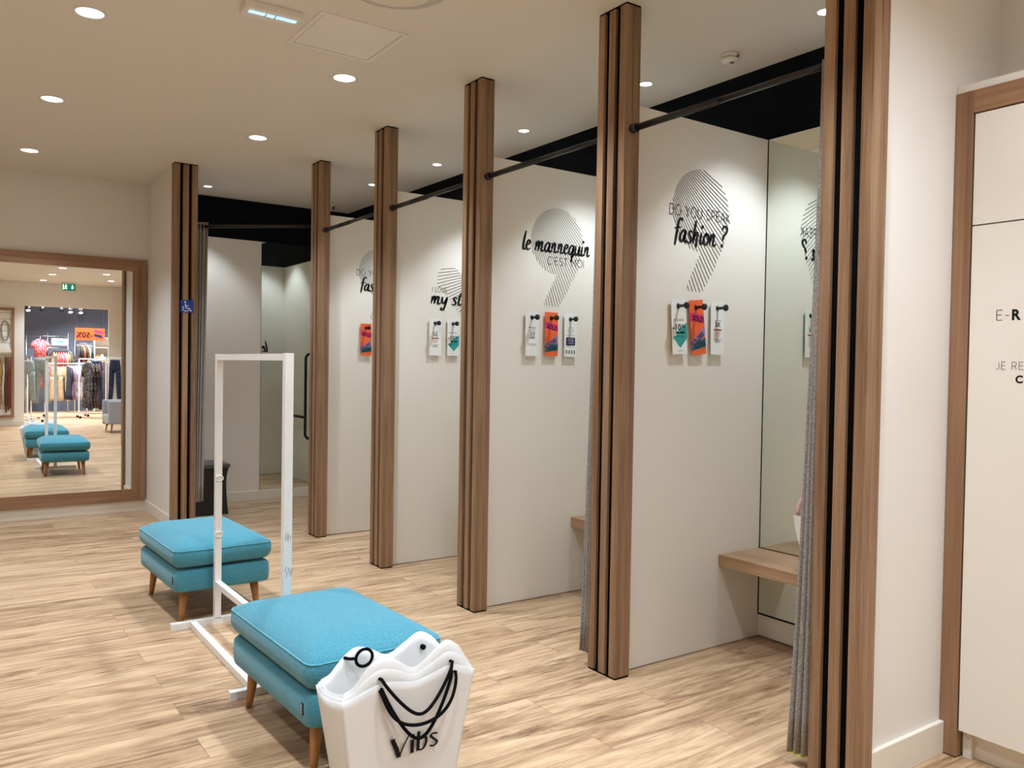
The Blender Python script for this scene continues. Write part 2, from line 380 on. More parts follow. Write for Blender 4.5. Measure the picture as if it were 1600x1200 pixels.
def caps_text(s, fm0, x0, x1, base, h, w=.06, gap=.12):
    tot = sum(CAPS[c][0]+gap for c in s)-gap; k = (x1-x0)/tot; bm = bmesh.new(); x = 0
    for c in s:
        adv, st = CAPS[c]
        for line in st:
            fm = lambda px, py, x=x: fm0(x0+(x+px)*k, base+py*h)
            # mitre-free strokes: each straight run is its own ribbon when the corner is sharp
            if len(line) <= 5 and not any(abs(line[i][0]-line[i+1][0]) < 1e-6 and False for i in range(len(line)-1)):
                for a, b in zip(line, line[1:]): ribbon(bm, fm, [a, b], w)
            else: ribbon(bm, fm, line, w)
        x += adv+gap
    return bm
def font_text(s, fm0, x0, x1, base, h, bold=.0, bm=None):
    """built-in font, fitted to the given width and capital height"""
    cu = bpy.data.curves.new('t', 'FONT'); cu.body = s; cu.size = 1; cu.offset = bold; cu.resolution_u = 3
    o = bpy.data.objects.new('t', cu); C.objects.link(o); bpy.context.view_layer.update()
    me = bpy.data.meshes.new_from_object(o.evaluated_get(bpy.context.evaluated_depsgraph_get()))
    bpy.data.objects.remove(o); bpy.data.curves.remove(cu)
    if bm is None: bm = bmesh.new()
    xs = [v.co.x for v in me.vertices]; a, b = min(xs), max(xs); k = (x1-x0)/(b-a); kh = h/.72
    vs = [bm.verts.new(fm0(x0+(v.co.x-a)*k, base+v.co.y*kh)) for v in me.vertices]
    for p in me.polygons:
        try: bm.faces.new([vs[i] for i in p.vertices])
        except ValueError: pass
    bpy.data.meshes.remove(me); return bm
def rects(fm, rs, bm=None):
    if bm is None: bm = bmesh.new()
    for x0, x1, y0, y1 in rs: bm.faces.new([bm.verts.new(fm(*p)) for p in ((x0, y0), (x1, y0), (x1, y1), (x0, y1))])
    return bm
def pgon(fm, pts, bm=None):
    if bm is None: bm = bmesh.new()
    bm.faces.new([bm.verts.new(fm(*p)) for p in pts]); return bm

# ------------------------------------------------------------ the shell
PX = 2.485; PW = .088; PD = .186
PY = [1.54, 2.7235, 3.9052, 5.0924, 6.2725]       # near faces of the five row posts
YN = 8.24                                        # mirror wall
YB = -3.6                                        # wall behind with the passage to the shop
struct('floor', box(-2.0, 6.5, -11.2, 8.5, -.1, 0), 'floor')
struct('ceiling', box(-1.8, 3.75, YB, 8.5, H, H+.1), 'ceiling')
struct('wall_north', box(-1.8, 1.60, YN, YN+.12, 0, H), 'cream')
struct('wall_side', box(1.59, 1.65, 7.168, YN, 0, H), 'cream')
struct('wall_north_cubicle', box(1.60, 3.75, 8.312, 8.42, 0, H), 'navy')
struct('wall_east_cubicles', box(3.61, 3.75, 1.62, 8.42, 0, H), 'navy')
struct('wall_south_of_cubicles', box(PX+PW, 3.75, 1.56, 1.62, 0, H), 'cream')
struct('wall_east_recess', box(3.35, 3.47, YB, 1.56, 0, H), 'cream')
struct('wall_west', box(-1.8, -1.68, YB, YN, 0, H), 'cream')
b = box(-1.8, 1.472, YB-.14, YB, 0, 3.4); box(1.472, 3.088, YB-.14, YB, 2.52, 3.4, b); box(3.088, 3.6, YB-.14, YB, 0, 3.4, b)
struct('wall_south', b, 'cream')
# cream lining panels in the wide cubicle
struct('trim_1', box(1.65, 2.675, 8.30, 8.312, .1, 2.62), 'panel')
struct('trim_2', box(3.575, 3.61, 6.42, 8.312, 0, 2.60), 'panel')
# skirtings
def skirt(name, x0, x1, y0, y1, h=.10):
    struct(name, box(x0, x1, y0, y1, 0, h, bevel=.003), 'skirting')
skirt('baseboard_north', -1.68, 1.578, YN-.014, YN)
skirt('baseboard_side', 1.576, 1.59, 7.168, YN, .105)
skirt('baseboard_cubicle_north', 1.65, 3.563, 8.288, 8.312)
skirt('baseboard_cubicle_east', 3.563, 3.575, 6.42, 8.288)
skirt('baseboard_south_of_cubicles', PX+PW, 3.043, 1.542, 1.56, .12)
skirt('baseboard_south', -1.68, 1.472, YB, YB+.014)
skirt('baseboard_south_right', 3.088, 3.35, YB, YB+.014)
skirt('baseboard_west', -1.68, -1.666, YB+.014, YN-.014)
# shop beyond the passage
struct('wall_shop_back', box(-2.0, 6.5, -11.2, -11.1, 0, 3.4), 'cream')
struct('wall_shop_slate', box(1.2, 6.5, -9.1, -9.0, 0, 3.4), 'store_wall')
struct('wall_shop_left', box(-2.0, -1.9, -11.1, YB-.14, 0, 3.4), 'cream')
struct('wall_shop_right', box(5.4, 5.5, -11.1, YB-.14, 0, 3.4), 'cream')
struct('ceiling_shop', box(-2.0, 6.5, -11.2, YB-.14, 3.4, 3.5), 'store_wall')

# ------------------------------------------------------------ slatted posts
POSTN = ['slatted wooden post nearest the camera, beside the cream wall at right',
         'slatted wooden post left of the cubicle lettered DO YOU SPEAK fashion',
         'slatted wooden post left of the cubicle lettered le mannequin',
         'slatted wooden post left of the cubicle with the heart decal',
         'slatted wooden post at the right side of the wide cubicle opening']
def post_mesh(parent):
    ys = [(0, .042), (.072, .114), (.144, .186)]
    for a, b_ in ys: obj('slat', box(0, PW, a, b_, .008, H-.008, bevel=.0012), 'post_wood', parent)
    bm = box(.015, PW-.003, .04, .146, .008, H-.008)
    obj('recessed_core', bm, 'recess', parent)
    obj('shadow_gap_plate', box(.002, PW-.002, .002, PD-.002, 0, .008), 'recess', parent)  # black plates stand in for the shadow gap at floor and ceiling
    obj('shadow_gap_plate', box(.002, PW-.002, .002, PD-.002, H-.008, H), 'recess', parent)
for y, lab in zip(PY, POSTN):
    t = thing('slatted_post', lab, 'post', (PX, y, 0), group='slatted posts of the fitting rooms'); post_mesh(t)
t = thing('slatted_post', 'slatted wooden post carrying the blue wheelchair sign', 'post', (1.565, 7.168, 0), -PI/2, group='slatted posts of the fitting rooms')
# this one is turned so its slats look down the hall: local +x -> -y
for a, b_ in ((0, .046), (.072, .116), (.142, .186)): obj('slat', box(0, PW, a, b_, .008, H-.008, bevel=.0012), 'post_wood', t)
obj('recessed_core', box(.003, .03, .04, .146, .008, H-.008), 'recess', t)
obj('shadow_gap_plate', box(.002, PW-.002, .002, PD-.002, 0, .008), 'recess', t); obj('shadow_gap_plate', box(.002, PW-.002, .002, PD-.002, H-.008, H), 'recess', t)  # same black plates in place of the shadow gap
# wheelchair sign
t = thing('wheelchair_sign', 'blue square sign with white wheelchair symbol on the slatted post', 'sign', (1.62, 7.079, 1.80))
obj('plate', box(0, .102, -.003, .001, 0, .102), 'blue_sign', t)
fm = plane_map((0, -.0038, 0), (.1, 0, 0), (0, 0, .1)); bm = bmesh.new()
ribbon(bm, fm, [(.37, .74), (.42, .36), (.68, .36), (.78, .14), (.88, .18)], .075); ribbon(bm, fm, [(.40, .55), (.62, .55)], .06)
ribbon(bm, fm, arc(.42, .33, .24, .22, 130, 330, 18), .06); dot(bm, fm, .36, .86, .075)
obj('wheelchair_symbol', bm, 'white_ink', t)

# ------------------------------------------------------------ partitions with decals
def inside_poly(pts, x, y):
    c = False; n = len(pts)
    for i in range(n):
        (x1, y1), (x2, y2) = pts[i], pts[i-1]
        if (y1 > y) != (y2 > y) and x < (x2-x1)*(y-y1)/(y2-y1)+x1: c = not c
    return c
NINE_T = [(.245-.15, 0), (.218, 0), (.30, .12), (.365, .24), (.40, .39), (.2, .39), (.2, .195)]
def nine(x, y): return (x-.2)**2+(y-.394)**2 < .2**2 or inside_poly(NINE_T, x, y)
def heart(x, y):
    return (x-.115)**2+(y-.25)**2 < .105**2 or (x-.305)**2+(y-.25)**2 < .105**2 or inside_poly([(.012, .23), (.21, .0), (.408, .23), (.30, .30), (.21, .27), (.12, .30)], x, y)
def stripes(test, fm, apex, a0, a1, n, w=.0028, L=1.4, pw=1.0):
    bm = bmesh.new()
    for i in range(n):
        a = math.radians(a0+(a1-a0)*(i/(n-1))**pw); dx, dy = math.cos(a), math.sin(a)
        run = None; s = 0
        while s < L:
            p = (apex[0]+dx*s, apex[1]+dy*s)
            if test(*p):
                if run is None: run = s
            elif run is not None:
                if s-run > .012:
                    q = [(apex[0]+dx*run, apex[1]+dy*run), (apex[0]+dx*s, apex[1]+dy*s)]
                    ribbon(bm, fm, q, w)
                run = None
            s += .004
    return bm
PART_L = ['cream cubicle partition lettered DO YOU SPEAK fashion ? in full view', 'cream cubicle partition lettered le mannequin C\'EST MOI',
          'cream cubicle partition with the striped heart decal', 'cream cubicle partition farthest back, its DO YOU decal cut off by a post']
for i in range(4):
    y0 = PY[i+1]+.06; y1 = y0+.066
    if i == 3: y1 = 6.42
    xr = 3.61
    t = thing('cubicle_partition', PART_L[i], 'partition', (PX+PW, y0, 0), group='partitions between the cubicles')
    obj('panel', box(0, xr-PX-PW, 0, y1-y0, .004, 2.602, bevel=.001), 'panel', t)
    fm = plane_map((-(PX+PW), -.0015, 0), (1, 0, 0)); fm2 = plane_map((-(PX+PW), -.0021, 0), (1, 0, 0))
    F = lambda x, y, ox, oz, fm=fm: fm(ox+x, oz+y)
    if i in (0, 3):
        g = lambda x, y: F(x, y, 2.85, 1.78)
        obj('striped_speech_mark', stripes(nine, g, (-.24, .80), -14, -74, 40, .0034, pw=.92), 'vinyl_grey', t)
        obj('block_lettering', caps_text('DO YOU SPEAK', fm2, 2.83, 3.262, 2.135, .05, .075), 'vinyl', t)
        obj('script_lettering', script_text('fashion ?', fm2, 2.86, 3.235, 2.012, .057, .27), 'vinyl', t)
    elif i == 1:
        g = lambda x, y: F(x, y, 2.885, 1.772)
        obj('striped_speech_mark', stripes(nine, g, (-.17, .98), -38, -84, 40, .003, pw=.92), 'vinyl_grey', t)
        obj('script_lettering', script_text('le mannequin', fm2, 2.822, 3.34, 2.095, .057, .27), 'vinyl', t)
        obj('block_lettering', caps_text("C'EST MOI", fm2, 3.01, 3.30, 2.022, .046, .075), 'vinyl', t)
    else:
        g = lambda x, y: F(x, y, 2.915, 1.765)
        obj('striped_heart', stripes(heart, g, (.72, .42), 165, 232, 36, .003), 'vinyl_grey', t)
        obj('block_lettering', caps_text('I LOVE', fm2, 2.885, 3.01, 1.925, .036, .075), 'vinyl', t)
        obj('script_lettering', script_text('my style', fm2, 2.872, 3.26, 1.84, .054, .27), 'vinyl', t)
    if i == 3:   # other side, seen in the wide cubicle's mirror
        h = plane_map((3.37-(PX+PW), y1-y0+.0015, 0), (-1, 0, 0))
        obj('script_lettering', script_text('le mannequin', h, 0, .60, 1.535, .068, .32), 'vinyl', t)
        obj('block_lettering', caps_text("C'EST MOI", h, .19, .48, 1.455, .046, .05), 'vinyl', t)

# ------------------------------------------------------------ mirrors, benches, rods in the cubicles
CL = ['of the nearest cubicle', 'of the cubicle lettered le mannequin', 'of the cubicle with the heart decal', 'of the farthest narrow cubicle']
for i in range(4):
    ya = PY[i]+.126 if i else 1.62; yb = PY[i+1]+.06
    t = thing('cubicle_mirror', 'tall greenish mirror panel on the back wall '+CL[i], 'mirror', (3.545, ya, 0), group='cubicle back wall mirrors')
    obj('glass', box(0, .012, .004, yb-ya-.004, .125, 2.602), 'mirror_green', t)
    obj('backing', box(.012, .062, 0, yb-ya, .12, 2.602), 'panel', t)
    obj('edge_strip', box(-.002, .012, yb-ya-.004, yb-ya, .125, 2.602), 'recess', t)
    obj('bottom_channel', box(-.004, .012, .004, yb-ya-.004, .119, .125), 'recess', t)
    obj('kick_panel', box(.006, .062, 0, yb-ya, .006, .119), 'panel', t)
    t = thing('wall_bench', 'pale wooden bench shelf '+CL[i], 'bench', (3.228, ya, .412), group='cubicle benches')
    obj('seat', box(0, .306, 0.001, yb-ya-.001, 0, .058, bevel=.002), 'post_wood_x', t)
    obj('rear_gap', box(.306, .3165, 0.001, yb-ya-.001, .0, .05), 'recess', t)
    t = thing('curtain_rod', 'black curtain rod above the opening '+CL[i], 'curtain rod', (2.53, PY[i]+PD, 2.465), group='curtain rods')
    L = PY[i+1]-PY[i]-PD
    obj('rod', tube([(0, 0, 0), (0, L*.5, 0)], .0125, n=16), 'black', t, True)
    obj('rod', tube([(0, L*.5, 0), (0, L, 0)], .015, n=16), 'black', t, True)
    obj('end_socket', tube([(0, L-.03, 0), (0, L, 0)], .02, n=16), 'black', t, True); obj('end_socket', tube([(0, 0, 0), (0, .03, 0)], .018, n=16), 'black', t, True)
t = thing('cubicle_mirror', 'mirror panel on the back wall of the wide wheelchair cubicle', 'mirror', (2.675, 8.30, 0), group='cubicle back wall mirrors')
obj('glass', box(.003, .888, 0, .012, .10, 2.62), 'mirror_green', t); obj('edge_strip', box(0, .003, -.001, .012, .10, 2.62), 'recess', t)
# rod of the wide cubicle
a = Vector((1.756, 7.12, 2.52)); b_ = Vector((2.53, 6.46, 2.52)); d = b_-a
t = thing('curtain_rod', 'black curtain rod across the wide wheelchair cubicle opening', 'curtain rod', a, group='curtain rods')
obj('rod', tube([(0, 0, 0), d], .0125, n=16), 'black', t, True)
obj('end_socket', tube([(0, 0, 0), d.normalized()*.03], .019, n=16), 'black', t, True)
obj('end_socket', tube([d-d.normalized()*.03, d], .019, n=16), 'black', t, True)

# grab bar on the east wall of the wide cubicle
t = thing('grab_bar', 'black T-shaped grab bar reflected in the wide cubicle mirror', 'grab bar', (3.575, 7.36, 0))
xo = -.085
pts = [(0, .05, 1.50), (xo+.03, .05, 1.50)]
pts = [(0, .05, 1.51)]+[(xo+.06-.06*math.sin(a_), .05, 1.45+.06*math.cos(a_)) for a_ in [PI/2*k/6 for k in range(7)]]+[(xo+.06-.06*math.cos(a_), .05, .58-.06*math.sin(a_)) for a_ in [PI/2*k/6 for k in range(7)]]+[(0, .05, .52)]
obj('vertical_bar', tube(pts, .016, n=12), 'black', t, True)
pts = [(0, -.62, .77), (xo*.6, -.61, .77), (xo, -.57, .77), (xo, -.3, .77), (xo, 0.03, .77)]
obj('level_bar', tube(pts, .016, n=12), 'black', t, True)
for yy, zz in ((.05, 1.51), (.05, .52), (-.62, .77)):
    obj('rosette', tube([(-.008, yy, zz), (0, yy, zz)], .036, n=20), 'black', t, True)

# ------------------------------------------------------------ curtains
def curtain(w1, wid, z0, z1, amp, folds, depth_shift=0):
    """bunched cloth running along +y from the origin"""
    bm = bmesh.new(); n = folds*10; nz = 16; R = []
    for j in range(nz+1):
        s = j/nz; z = z0+(z1-z0)*s; row = []
        spread = 1+(w1/wid-1)*(1-s)**1.3
        for i in range(n+1):
            u = i/n
            x = amp*(.6+.4*(1-s))*math.sin(u*folds*2*PI+.5*math.sin(3*s))+.004*math.sin(7*s+u*5)
            y = wid*spread*u+.002*math.sin(9*s+4*u)
            row.append(bm.verts.new((x, y, z)))
        R.append(row)
    for A, B in zip(R, R[1:]):
        for i in range(n): bm.faces.new((A[i], A[i+1], B[i+1], B[i]))
    return bm
def add_curtain(loc, rotz, wid, w1, z0, z1, amp, folds, lab, hem):
    t = thing('felt_curtain', lab, 'curtain', loc, rotz, 'grey felt cubicle curtains')
    o = obj('cloth', curtain(w1, wid, z0, z1, amp, folds), 'felt', t, True)
    m = o.modifiers.new('s', 'SOLIDIFY'); m.thickness = .004
    if hem:
        o = obj('yellow_hem_stitch', curtain(w1, wid, z0-.002, z0+.004, amp*1.0+.0035, folds), 'hem', t, True)
    for k in range(3): obj('curtain_ring', tube([(.021*math.cos(a_), wid*(.2+.3*k), 2.465+(0 if not rotz else .055)+.021*math.sin(a_)) for a_ in [2*PI*q/14 for q in range(14)]], .002, n=6, closed=True), 'black', t, True)
M['hem'] = plain('yellow_stitch', lin((190, 180, 60)), .6)
add_curtain((2.522, 1.730, 0), 0, .010, .085, .045, 2.475, .035, 3, 'grey felt curtain bunched against the post nearest the camera', True)
add_curtain((2.522, 2.913, 0), 0, .008, .062, .065, 2.475, .032, 3, 'grey felt curtain bunched behind the second post from the camera', False)
add_curtain((1.765, 7.12, 0), -PI/2-.75+PI/4*0, .078, .045, .23, 2.555, .034, 3, 'grey felt curtain bunched beside the post with the wheelchair sign', False)

# ------------------------------------------------------------ hooks and door-hanger cards
def hook(x, y, z, lab):
    t = thing('coat_hook', lab, 'hook', (x, y, z), group='black peg hooks on the partitions')
    obj('peg', lathe([(.0165, 0), (.0165, .006), (.011, .012), (.0075, .02), (.0075, .052), (.012, .058), (.0165, .062), (.0165, .068), (.014, .071)], n=20, axis='Y'), 'black', t, True)
def card_base(t, w, h, mat, holes=True):
    """card with a hanging hole; origin at the hook, hanging down"""
    bm = bmesh.new(); R = .014; zc = 0; N = 24; th = .0016
    top, bot = .035, .035-h
    sq = []
    for k in range(N):
        a = 2*PI*k/N; c, s = math.cos(a), math.sin(a)
        # outer rectangle point in direction a
        k1 = (w/2)/abs(c) if abs(c) > 1e-6 else 1e9
        k2 = (top if s > 0 else .035)/abs(s) if abs(s) > 1e-6 else 1e9
        q = min(k1, k2); sq.append((c*q, s*q))
    for yy in (-th, 0):
        I = [bm.verts.new((R*math.cos(2*PI*k/N), yy, R*math.sin(2*PI*k/N))) for k in range(N)]
        O = [bm.verts.new((p[0], yy, p[1])) for p in sq]
        for k in range(N): bm.faces.new((I[k], I[(k+1) % N], O[(k+1) % N], O[k]))
    # fill corner triangles left by the fan
    for yy in (-th, 0):
        for sx in (-1, 1):
            for sz in (-1, 1):
                zz = top if sz > 0 else -.035
                cands = [p for p in sq if p[0]*sx > 0 and p[1]*sz > 0]
                side = max((p for p in cands if abs(abs(p[0])-w/2) < 1e-6), key=lambda p: abs(p[1])); tb = max((p for p in cands if abs(abs(p[1])-.035) < 1e-6), key=lambda p: abs(p[0]))
                bm.faces.new([bm.verts.new((p[0], yy, p[1])) for p in (side, (sx*w/2, zz), tb)])
    box(-w/2, w/2, -th, 0, bot, -.035, bm)
    return obj('card', bm, mat, t)
def card(x, yface, z, kind, lab, tilt=0, w=.098):
    t = thing('hanging_card', lab, 'card', (x, yface-.012, z), group='promotion cards on the cubicle hooks'); t.rotation_euler = (math.radians(-1.2), math.radians(tilt), 0)
    h = .265
    card_base(t, w, h, 'orange' if kind == 'soldes' else 'card')
    f1 = plane_map((0, -.0021, 0), (1, 0, 0)); f2 = plane_map((0, -.0026, 0), (1, 0, 0)); f3 = plane_map((0, -.0031, 0), (1, 0, 0)); a = w/2
    if kind == 'soldes':
        obj('magenta_band', pgon(f1, [(-a, -.022), (-a, -.062), (a, -.082), (a, -.040)]), 'magenta', t)
        obj('lilac_band', pgon(f1, [(-a, -.205), (-a, -.162), (a, -.098), (a, -.140)]), 'lilac', t)
        obj('teal_band', pgon(f2, [(-a, -.208), (-a, -.196), (-.01, -.165), (a, -.150), (a, -.196)]), 'dark_teal', t)
        def rot(ang, ox, oz): 
            c, s = math.cos(ang), math.sin(ang); return lambda x_, y_: f3(ox+x_*c-y_*s, oz+x_*s+y_*c)
        obj('lettering', font_text('SOLD', rot(math.radians(-12), -.034, -.048), 0, .078, -.012, .026, .02), 'vinyl', t)
        obj('lettering', font_text('SOLDES', rot(math.radians(31), -.044, -.190), 0, .10, .0, .024, .02), 'vinyl', t)
        obj('lettering', font_text('LDES', rot(math.radians(9), -.026, -.192), 0, .070, -.006, .022, .02), 'vinyl', t)
    elif kind == 'ten':
        obj('teal_arrow', pgon(f1, [(a, -.08), (a, -.155), (.004, -.20), (-.044, -.148), (-.015, -.135), (.0, -.11)]), 'teal_ink', t)
        bm = font_text('-10', f2, -.045, .01, -.115, .03, .02); obj('lettering', font_text('%', f2, .014, .038, -.106, .018, .01), 'vinyl', t); obj('lettering', bm, 'vinyl', t); bm = bmesh.new()
        rects(f2, [(-.04, .03, -.064, -.0625), (-.04, .03, -.070, -.0685), (-.024, -.002, -.132, -.122), (.004, .034, -.132, -.122), (-.02, .03, -.146, -.144)], bm)
        obj('fine_print', bm, 'vinyl', t); obj('fine_print', rects(f2, [(-.02, .02, -.214, -.2128)]), 'grey_ink', t)
    elif kind == 'three':
        obj('lettering', font_text('3X', f2, -.02, .02, -.092, .024, .02), 'vinyl', t); bm = bmesh.new()
        rects(f2, [(-.022, .024, -.062, -.060), (-.028, .028, -.110, -.107), (-.026, .026, -.154, -.1525), (-.024, .024, -.161, -.1595), (-.02, .02, -.168, -.1665)], bm)
        obj('fine_print', bm, 'vinyl', t)
        obj('red_lines', rects(f2, [(-.028, .028, -.107, -.103), (-.022, .022, -.119, -.1175), (-.02, .02, -.126, -.1245), (-.018, .018, -.133, -.1315), (-.014, .014, -.14, -.1385)]), 'red_ink', t)
    elif kind == 'cart':
        bm = bmesh.new()
        ribbon(bm, f2, [(-.028, -.058), (-.018, -.058), (-.012, -.088), (.018, -.088), (.022, -.06), (-.016, -.06)], .003); dot(bm, f2, -.008, -.098, .005); dot(bm, f2, .014, -.098, .005)
        rects(f2, [(-.026, .018, -.112, -.109), (-.02, .02, -.124, -.119), (-.03, .03, -.158, -.1565), (-.028, .028, -.166, -.1645)], bm)
        ribbon(bm, f2, arc(.003, -.074, .006, .006, 0, 300), .002)
        obj('lettering', bm, 'vinyl', t)
    elif kind == 'blue':
        obj('navy_box', pgon(f1, [(-.034, -.112), (.034, -.112), (.036, -.115), (.036, -.158), (.034, -.161), (-.034, -.161), (-.036, -.158), (-.036, -.115)]), 'navy_ink', t)
        obj('white_text_lines', rects(f2, [(-.02, .02, -.122, -.120), (-.026, .026, -.131, -.129), (-.018, .018, -.140, -.138), (-.024, .024, -.149, -.147)]), 'white_ink', t)
        bm = bmesh.new(); ribbon(bm, f2, arc(0, -.066, .02, .017, 0, 360, 20), .0018); rects(f2, [(-.012, .012, -.062, -.0605), (-.012, .012, -.069, -.0675), (-.03, .03, -.096, -.0945), (-.028, .028, -.103, -.1015), (-.03, .03, -.170, -.1685)], bm)
        for k in range(4): rects(f2, [(-.036+k*.02, -.026+k*.02, -.212, -.190)], bm)
        obj('fine_print', bm, 'grey_ink', t)
Y5, Y4, Y3, Y2 = [PY[k]+.06 for k in (1, 2, 3, 4)]
def hc(x, yf, z, kind, lab, where, tilt=0, w=.098): hook(x, yf, z, 'black peg hook holding the '+where); card(x, yf, z, kind, lab, tilt, w)
hc(2.893, Y5, 1.702, 'ten', 'white card with -10% and teal arrow, in the nearest cubicle', 'white -10% card of the nearest cubicle', -3, .10)
hc(3.015, Y5, 1.702, 'soldes', 'tilted orange SOLD SOLDES card in the nearest cubicle', 'orange card of the nearest cubicle', -6)
hc(3.168, Y5, 1.705, 'three', 'white card reading 3X in the nearest cubicle', 'white 3X card of the nearest cubicle', 0)
hc(2.895, Y4, 1.694, 'cart', 'white card with a shopping cart icon, left of three under le mannequin', 'cart icon card under le mannequin')
hc(3.040, Y4, 1.697, 'soldes', 'upright orange SOLDES card under the le mannequin lettering', 'orange card under le mannequin', 0)
hc(3.188, Y4, 1.696, 'blue', 'white card with a navy box, right of three under le mannequin', 'navy box card under le mannequin')
hc(2.908, Y3, 1.70, 'three', 'white card reading 3X under the striped heart', '3X card under the striped heart')
hc(3.057, Y3, 1.702, 'ten', 'white -10% card under the striped heart, cut off by a post', '-10% card under the striped heart')
hc(2.918, Y2, 1.702, 'soldes', 'orange SOLDES card in the farthest narrow cubicle', 'orange card of the farthest narrow cubicle', 0)

# ------------------------------------------------------------ pink carrier bag in the nearest cubicle
t = thing('gift_bag', 'white and pink bag edge peeping past the curtain on the nearest bench', 'bag', (3.30, 2.245, .47))
bm = bmesh.new(); R = []
for z, hx, hy in ((0, .05, .05), (.1, .05, .075), (.2, .045, .115), (.26, .045, .125)):
    R.append([(hx*c[0]/.05+0, hy*c[1]/.05, z) for c in rrect(.05, .05, .006, 3)])
obj('bag_body', rings_mesh(R, bm, True, False), 'white_plastic', t)
obj('ribbon_handle', tube([(0, .075+.055*math.cos(a_), .26+.09*math.sin(a_)) for a_ in [PI*q/12 for q in range(13)]], .010, n=8), 'pink', t, True)

# ------------------------------------------------------------ large framed mirror
x0, x1, z0, z1 = -.42, 1.576, .103, 2.327; fw = .113; fy = YN-.034
t = thing('framed_mirror', 'large wall mirror in a flat wooden frame reflecting the hall', 'mirror', (x0, YN, z0))
w_, h_ = x1-x0, z1-z0; dy = -.034
def mitre(name, pts, mat):
    bm = bmesh.new(); F_ = [bm.verts.new((p[0], dy, p[1])) for p in pts]; B_ = [bm.verts.new((p[0], 0, p[1])) for p in pts]
    bm.faces.new(F_); bm.faces.new(B_[::-1])
    for k in range(4): bm.faces.new((F_[k], B_[k], B_[(k+1) % 4], F_[(k+1) % 4]))
    bmesh.ops.recalc_face_normals(bm, faces=bm.faces); obj(name, bm, mat, t)
mitre('frame_rail', [(0, 0), (w_, 0), (w_-fw, fw*.95), (fw, fw*.95)], 'frame_wood_x')
mitre('frame_rail', [(fw, h_-fw*.95), (w_-fw, h_-fw*.95), (w_, h_), (0, h_)], 'frame_wood_x')
mitre('frame_stile', [(0, 0), (fw, fw*.95), (fw, h_-fw*.95), (0, h_)], 'frame_wood_z')
mitre('frame_stile', [(w_, 0), (w_, h_), (w_-fw, h_-fw*.95), (w_-fw, fw*.95)], 'frame_wood_z')
obj('glass', box(fw-.004, w_-fw+.004, -.016, -.004, fw*.95-.004, h_-fw*.95+.004), 'mirror', t)

# ------------------------------------------------------------ ottomans
def ottoman(loc, rot, lab):
    t = thing('ottoman', lab, 'ottoman', loc, rot, 'teal ottomans')
    hx, hy = .256, .396
    def ring(dx, z, r): return [(p[0], p[1], z) for p in rrect(hx+dx, hy+dx, max(.006, r), 6)]
    base = [ring(-.02, .172, .03), ring(-.004, .177, .04), ring(0, .19, .042), ring(.003, .23, .042), ring(0, .273, .042), ring(-.01, .286, .04), ring(-.03, .292, .03)]
    obj('base', rings_mesh(base), 'teal', t, True)
    obj('base', rings_mesh([ring(-.035, .168, .03), ring(-.035, .174, .03)]), 'black', t)
    zb = .304
    cu = [ring(-.03, zb, .03), ring(-.008, zb+.003, .04), ring(.004, zb+.016, .046), ring(.013, zb+.042, .05), ring(.012, zb+.068, .046), ring(.006, zb+.089, .040)]
    for k in range(1, 12):
        s = k/12; q = 1-s
        cu.append([(p[0]*q, p[1]*q, .393+.054*(1-(1-min(1, s*2.2))**2.2)) for p in rrect(hx+.006, hy+.006, .04+.05*s, 6)])
    cb = rings_mesh(cu)
    o = obj('cushion', cb, 'teal', t, True)
    obj('piping', tube([(p[0], p[1], .394) for p in rrect(hx+.007, hy+.007, .04, 6)], .0028, n=6, closed=True), 'teal_pipe', t, True)
    for sx in (-1, 1):
        for sy in (-1, 1):
            a = Vector((sx*.190, sy*.305, .168)); b2 = Vector((sx*.207, sy*.320, 0))
            obj('leg', tube([b2, a.lerp(b2, .5), a], [.0125, .0185, .025], n=16), 'leg_wood', t, True)
    # woven label on the long side near the front corner
    lt = obj('woven_label', box(-hx-.007, -hx-.003, -hy+.045, -hy+.060, .214, .254), 'black', t)
    f = plane_map((-hx-.0078, -hy+.0485, .250), (0, 0, -1), (0, 1, 0))
    obj('label_lettering', font_text('SITS', f, 0, .032, 0, .008, .01), 'white_ink', lt)
    return t
ottoman((1.265, 4.934, 0), math.radians(2.2), 'farther teal ottoman beside the white rail, in front of the wheelchair cubicle')
ottoman((1.254, 3.003, 0), math.radians(2.2), 'nearer teal ottoman behind the frosted shopping bags')

# ------------------------------------------------------------ white rail between the ottomans
t = thing('garment_rail', 'empty white square-tube garment rail standing between the two ottomans', 'clothes rail', (0, 0, 0))
t.location = (1.225, 3.965, 0)
ya, yb = .52, -.535   # upright positions
q = .033
def rb(name, a, b2, w=q): return obj(name, sqbar(a, b2, w), 'white_metal', t)
rb('upright', (0, ya, 0.03), (0, ya, 1.442)); ub = rb('upright', (0, yb, 0.03), (0, yb, 1.442), .036)
rb('top_bar', (0, yb, 1.425), (0, ya, 1.425), .03); rb('lower_bar', (0, yb, .215), (0, ya, .215), .03)
rb('foot', (-.235, ya, .0165), (.235, ya, .0165)); rb('foot', (-.235, yb, .0165), (.235, yb, .0165))
rb('base_bar', (-.125, yb, .0165), (-.125, ya, .0165), .032)
for zz in (.78, .48):
    obj('plastic_clip', tube([(-.0+.021*math.cos(a_), ya-.02, zz+.0+.014*math.sin(a_)) for a_ in [2*PI*k/16 for k in range(16)]], .003, n=6, closed=True), 'white_plastic', t, True)
